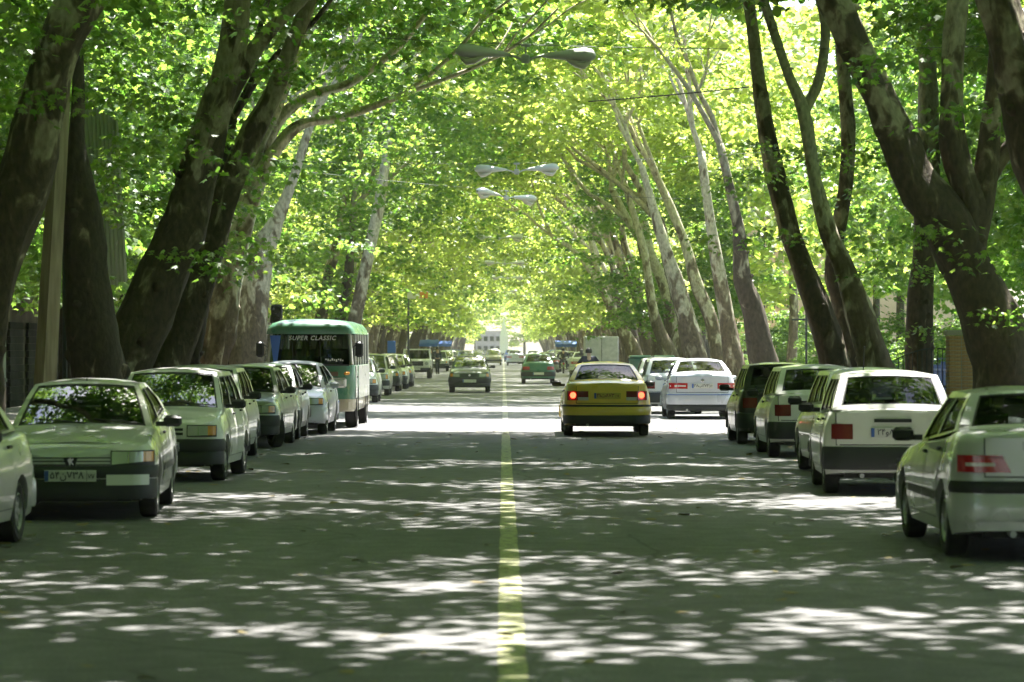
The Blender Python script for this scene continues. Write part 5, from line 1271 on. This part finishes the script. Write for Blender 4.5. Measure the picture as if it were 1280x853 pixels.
# ---- the rest of the two rows
LM_L = [(96, 'the bus shelter'), (105, 'the white sedan behind the minibus'), (120, 'the silver estate'), (131, 'the dark green parked sedan'), (138, 'the second white hatchback behind the minibus'), (147, 'the olive parked sedan'), (160, 'the blue board'), (184, 'the white off-roader'), (216, 'the two standing men'), (240, 'the white car under the awning'), (252, 'the nearer blue awning')]
LM_R = [(92, 'the pale blue saloon'), (106, 'the motorcyclist behind the taxi'), (116, 'the dark green dumpster'), (163, 'the grey box truck'), (198, 'the far white parked car'), (217, 'the motorcyclist in black'), (232, 'the small silver parked car'), (262, 'the right hand blue awning')]
USED = {}
def row_label(side, z, lean, grp_word):
    if z > 275 or z < 40: return None
    lm = min(LM_L if side < 0 else LM_R, key=lambda a: abs(a[0]-z)); d = z-lm[0]
    pos = 'level with' if abs(d) < 3.5 else ('just past' if 0 < d < 12 else ('just before' if -12 < d < 0 else ('farther past' if d > 0 else 'well before')))
    adj = 'strongly leaning' if lean > 2.4 else ('slightly leaning' if lean > 1.7 else 'nearly straight')
    return '%s %s at the %s, %s %s' % (adj, grp_word, 'left' if side < 0 else 'right', pos, lm[1])
def row_tree(x, Z, seed, crown, label, group, bark='bark_b', h=8.0):
    rng = random.Random(seed); side = -1 if x < 0 else 1
    lean = rng.uniform(1.2, 3.0)
    root = empty('plane_tree', (x, Z, 0), 0 if side < 0 else PI, row_label(side, Z, lean, 'plane tree') or label, 'tree', group)
    r0 = rng.uniform(.24, .42); mb = MB()
    P = [Vector((0, 0, -.1)), Vector((.05, 0, .5))]; Rr = [r0*1.4, r0*1.1]; n = 6; oy = rng.uniform(-.6, .6)
    for i in range(1, n+1):
        t = i/n; P.append(Vector((lean*t**1.5+rng.gauss(0, .08), oy*t+rng.gauss(0, .08), h*t))); Rr.append(r0*(1-.62*t))
    pts, rr = smooth_path(P, Rr, 2 if Z > 180 else 4); mb.tube(pts, rr, 12 if Z < 180 else 7, jit=.2, seed=seed); mb.build('trunk', M[bark], root, smooth='all')
    lb = MB(); d = (pts[-1]-pts[-3]).normalized()
    for k in range(3): limb_tubes(lb, rng, pts[-1-k*(2 if Z < 180 else 1)], d+Vector((rng.uniform(-.4, .9), rng.uniform(-.7, .7), .1)), rr[-1]*.8, rng.uniform(4, 6), 1 if Z > 120 else 2)
    lb.build('limb', M[bark], root, smooth='all')
    me = CR[crown][seed % len(CR[crown])]; c = link('crown', me, root, (0, 0, 0), rng.uniform(-.25, .25), (1, rng.choice((-1, 1)), 1)); c['kind'] = 'stuff'
    k = rng.uniform(.92, 1.08); c.scale = (k, c.scale[1]*k, k); return root
LROW = 'unlit plane tree of the left hand row receding into the distance'; 
rng = random.Random(3)
# unseen near trees that shade the foreground
for i, z in enumerate((-70, -62, -54, -46, -38, -30, -22, -14, -7, 0, 7, 14.5, 22, 29.5, 36.5)):
    row_tree(-7.2+rng.uniform(-.3, .3), z, 100+i, 'high', 'plane tree of the left row beside or behind the camera', TREES_L, 'bark_a')
for i, z in enumerate((-67, -59, -51, -43, -35, -27, -19, -11, -4, 3.5, 11, 18.5, 25, 32)):
    row_tree(7.2+rng.uniform(-.3, .3), z, 120+i, 'high', 'plane tree of the right row beside or behind the camera', TREES_R, 'bark_a')
far_l = 'distant plane tree in the left row, slim pale trunk leaning over the road'
far_r = 'distant plane tree in the right row, slim pale trunk leaning over the road'
z = 118; i = 0
while z < 560:
    row_tree(-7.1+rng.uniform(-.5, .4), z, 200+i, 'low' if z < 130 and i % 2 else ('low_y' if z < 165 else ('far' if i % 4 else 'far_g')), far_l, 'distant plane trees of the left row', rng.choice(('bark_b', 'bark_a')), rng.uniform(7, 9)); i += 1; z += rng.uniform(6, 8.5) if z < 330 else rng.uniform(9, 12)
z = 112; i = 0
while z < 560:
    row_tree(7.1+rng.uniform(-.4, .5), z, 300+i, 'mid_y' if z < 185 else 'far', far_r, 'distant plane trees of the right row', rng.choice(('bark_b', 'bark_a')), rng.uniform(7, 9)); i += 1; z += rng.uniform(6, 8.5) if z < 330 else rng.uniform(9, 12)
# second rows behind the footways
for side, x0, lab, grp, zs in ((-1, -12.3, 'leafy tree of the second row behind the left footway', 'trees behind the left footway', [*range(-60, 118, 7), *range(122, 300, 12)]), (1, 13.6, 'leafy tree in the park strip behind the right footway', 'trees behind the right footway', [*range(-60, 84, 7), *range(92, 420, 11)])):
    for i, z in enumerate(zs):
        if side > 0 and 150 < z < 225: continue
        x = x0+side*rng.uniform(0, 1.6); root = empty('leafy_tree', (x, z+rng.uniform(-2, 2), 0), rng.uniform(0, 6), (row_label(side, z, 0, 'small leafy tree') or lab).replace('nearly straight ', '').replace('at the left,', 'behind the left footway,').replace('at the right,', 'behind the right footway,') if 90 < z < 275 else lab, 'tree', grp)
        mb = MB(); mb.tube([(0, 0, -.1), (.1, 0, 2), (.05, .1, 4.5), (.2, 0, 7.5)], [.2, .16, .12, .06], 8, jit=.2, seed=i); mb.build('trunk', M['bark_c'], root, smooth='all')
        c = link('crown', CR['bush' if z < (108 if side > 0 else 122) else 'far'][i % 3], root, (0, 0, 0), 0, (1.15, 1.15, 1.35 if z < 120 else 1.1)); c['kind'] = 'stuff'
# far wall of trees behind the end of the street
for i in range(16):
    root = empty('leafy_tree', (-60+i*8+rng.uniform(-2, 2), 612+rng.uniform(-8, 8), 0), rng.uniform(0, 6), 'tree in the dense far background past the end of the street', 'tree', 'trees past the end of the street')
    mb = MB(); mb.tube([(0, 0, -.1), (.1, 0, 4), (.2, 0, 9)], [.3, .2, .08], 6); mb.build('trunk', M['bark_c'], root)
    c = link('crown', CR['far'][i % 3], root, (0, 0, -1.5), 0, (1.6, 1.6, 1.1)); c['kind'] = 'stuff'

for i, (x, z, k) in enumerate(((11.6, 66, .34), (12.0, 74, .30), (11.4, 83, .36), (12.2, 92, .33), (11.9, 103, .38), (12.3, 118, .40), (12.4, 136, .42), (12.6, 152, .45))):
    root = empty('shrub', (x, z, 0), i*1.3, 'leafy shrub by the right hand railings, number of them half hidden by trunks', 'shrub', 'shrubs by the right hand railings')
    root['label'] = 'leafy shrub in the dim strip by the right hand railings behind the trunks'
    mb = MB(); mb.tube([(0, 0, -.1), (.05, 0, .8), (.1, .05, 1.6)], [.05, .04, .02], 6); mb.build('stem', M['bark_c'], root)
    c = link('foliage', CR['bush'][i % 3], root, (0, 0, -.62), 0, (k, k, k*.82)); c['kind'] = 'stuff'
# fallen leaves along the gutters and on the asphalt
rng = random.Random(91); V = []; F = []
for i in range(900):
    s_ = rng.choice((-1, 1)); x = s_*(5.9-abs(rng.gauss(0, .9))) if rng.random() < .7 else rng.uniform(-5.5, 5.5)
    add_leaf(V, F, Vector((x, rng.uniform(14, 70), .012)), rng.uniform(0, 6.28), rng.gauss(0, .12), rng.gauss(0, .12), rng.uniform(.07, .15), True)
me = bpy.data.meshes.new('fallen_leaves'); me.from_pydata(V, [], F); me.materials.append(mat('dry_leaf', (.22, .17, .06), .8)); tag(link('fallen_leaves', me), kind='stuff')
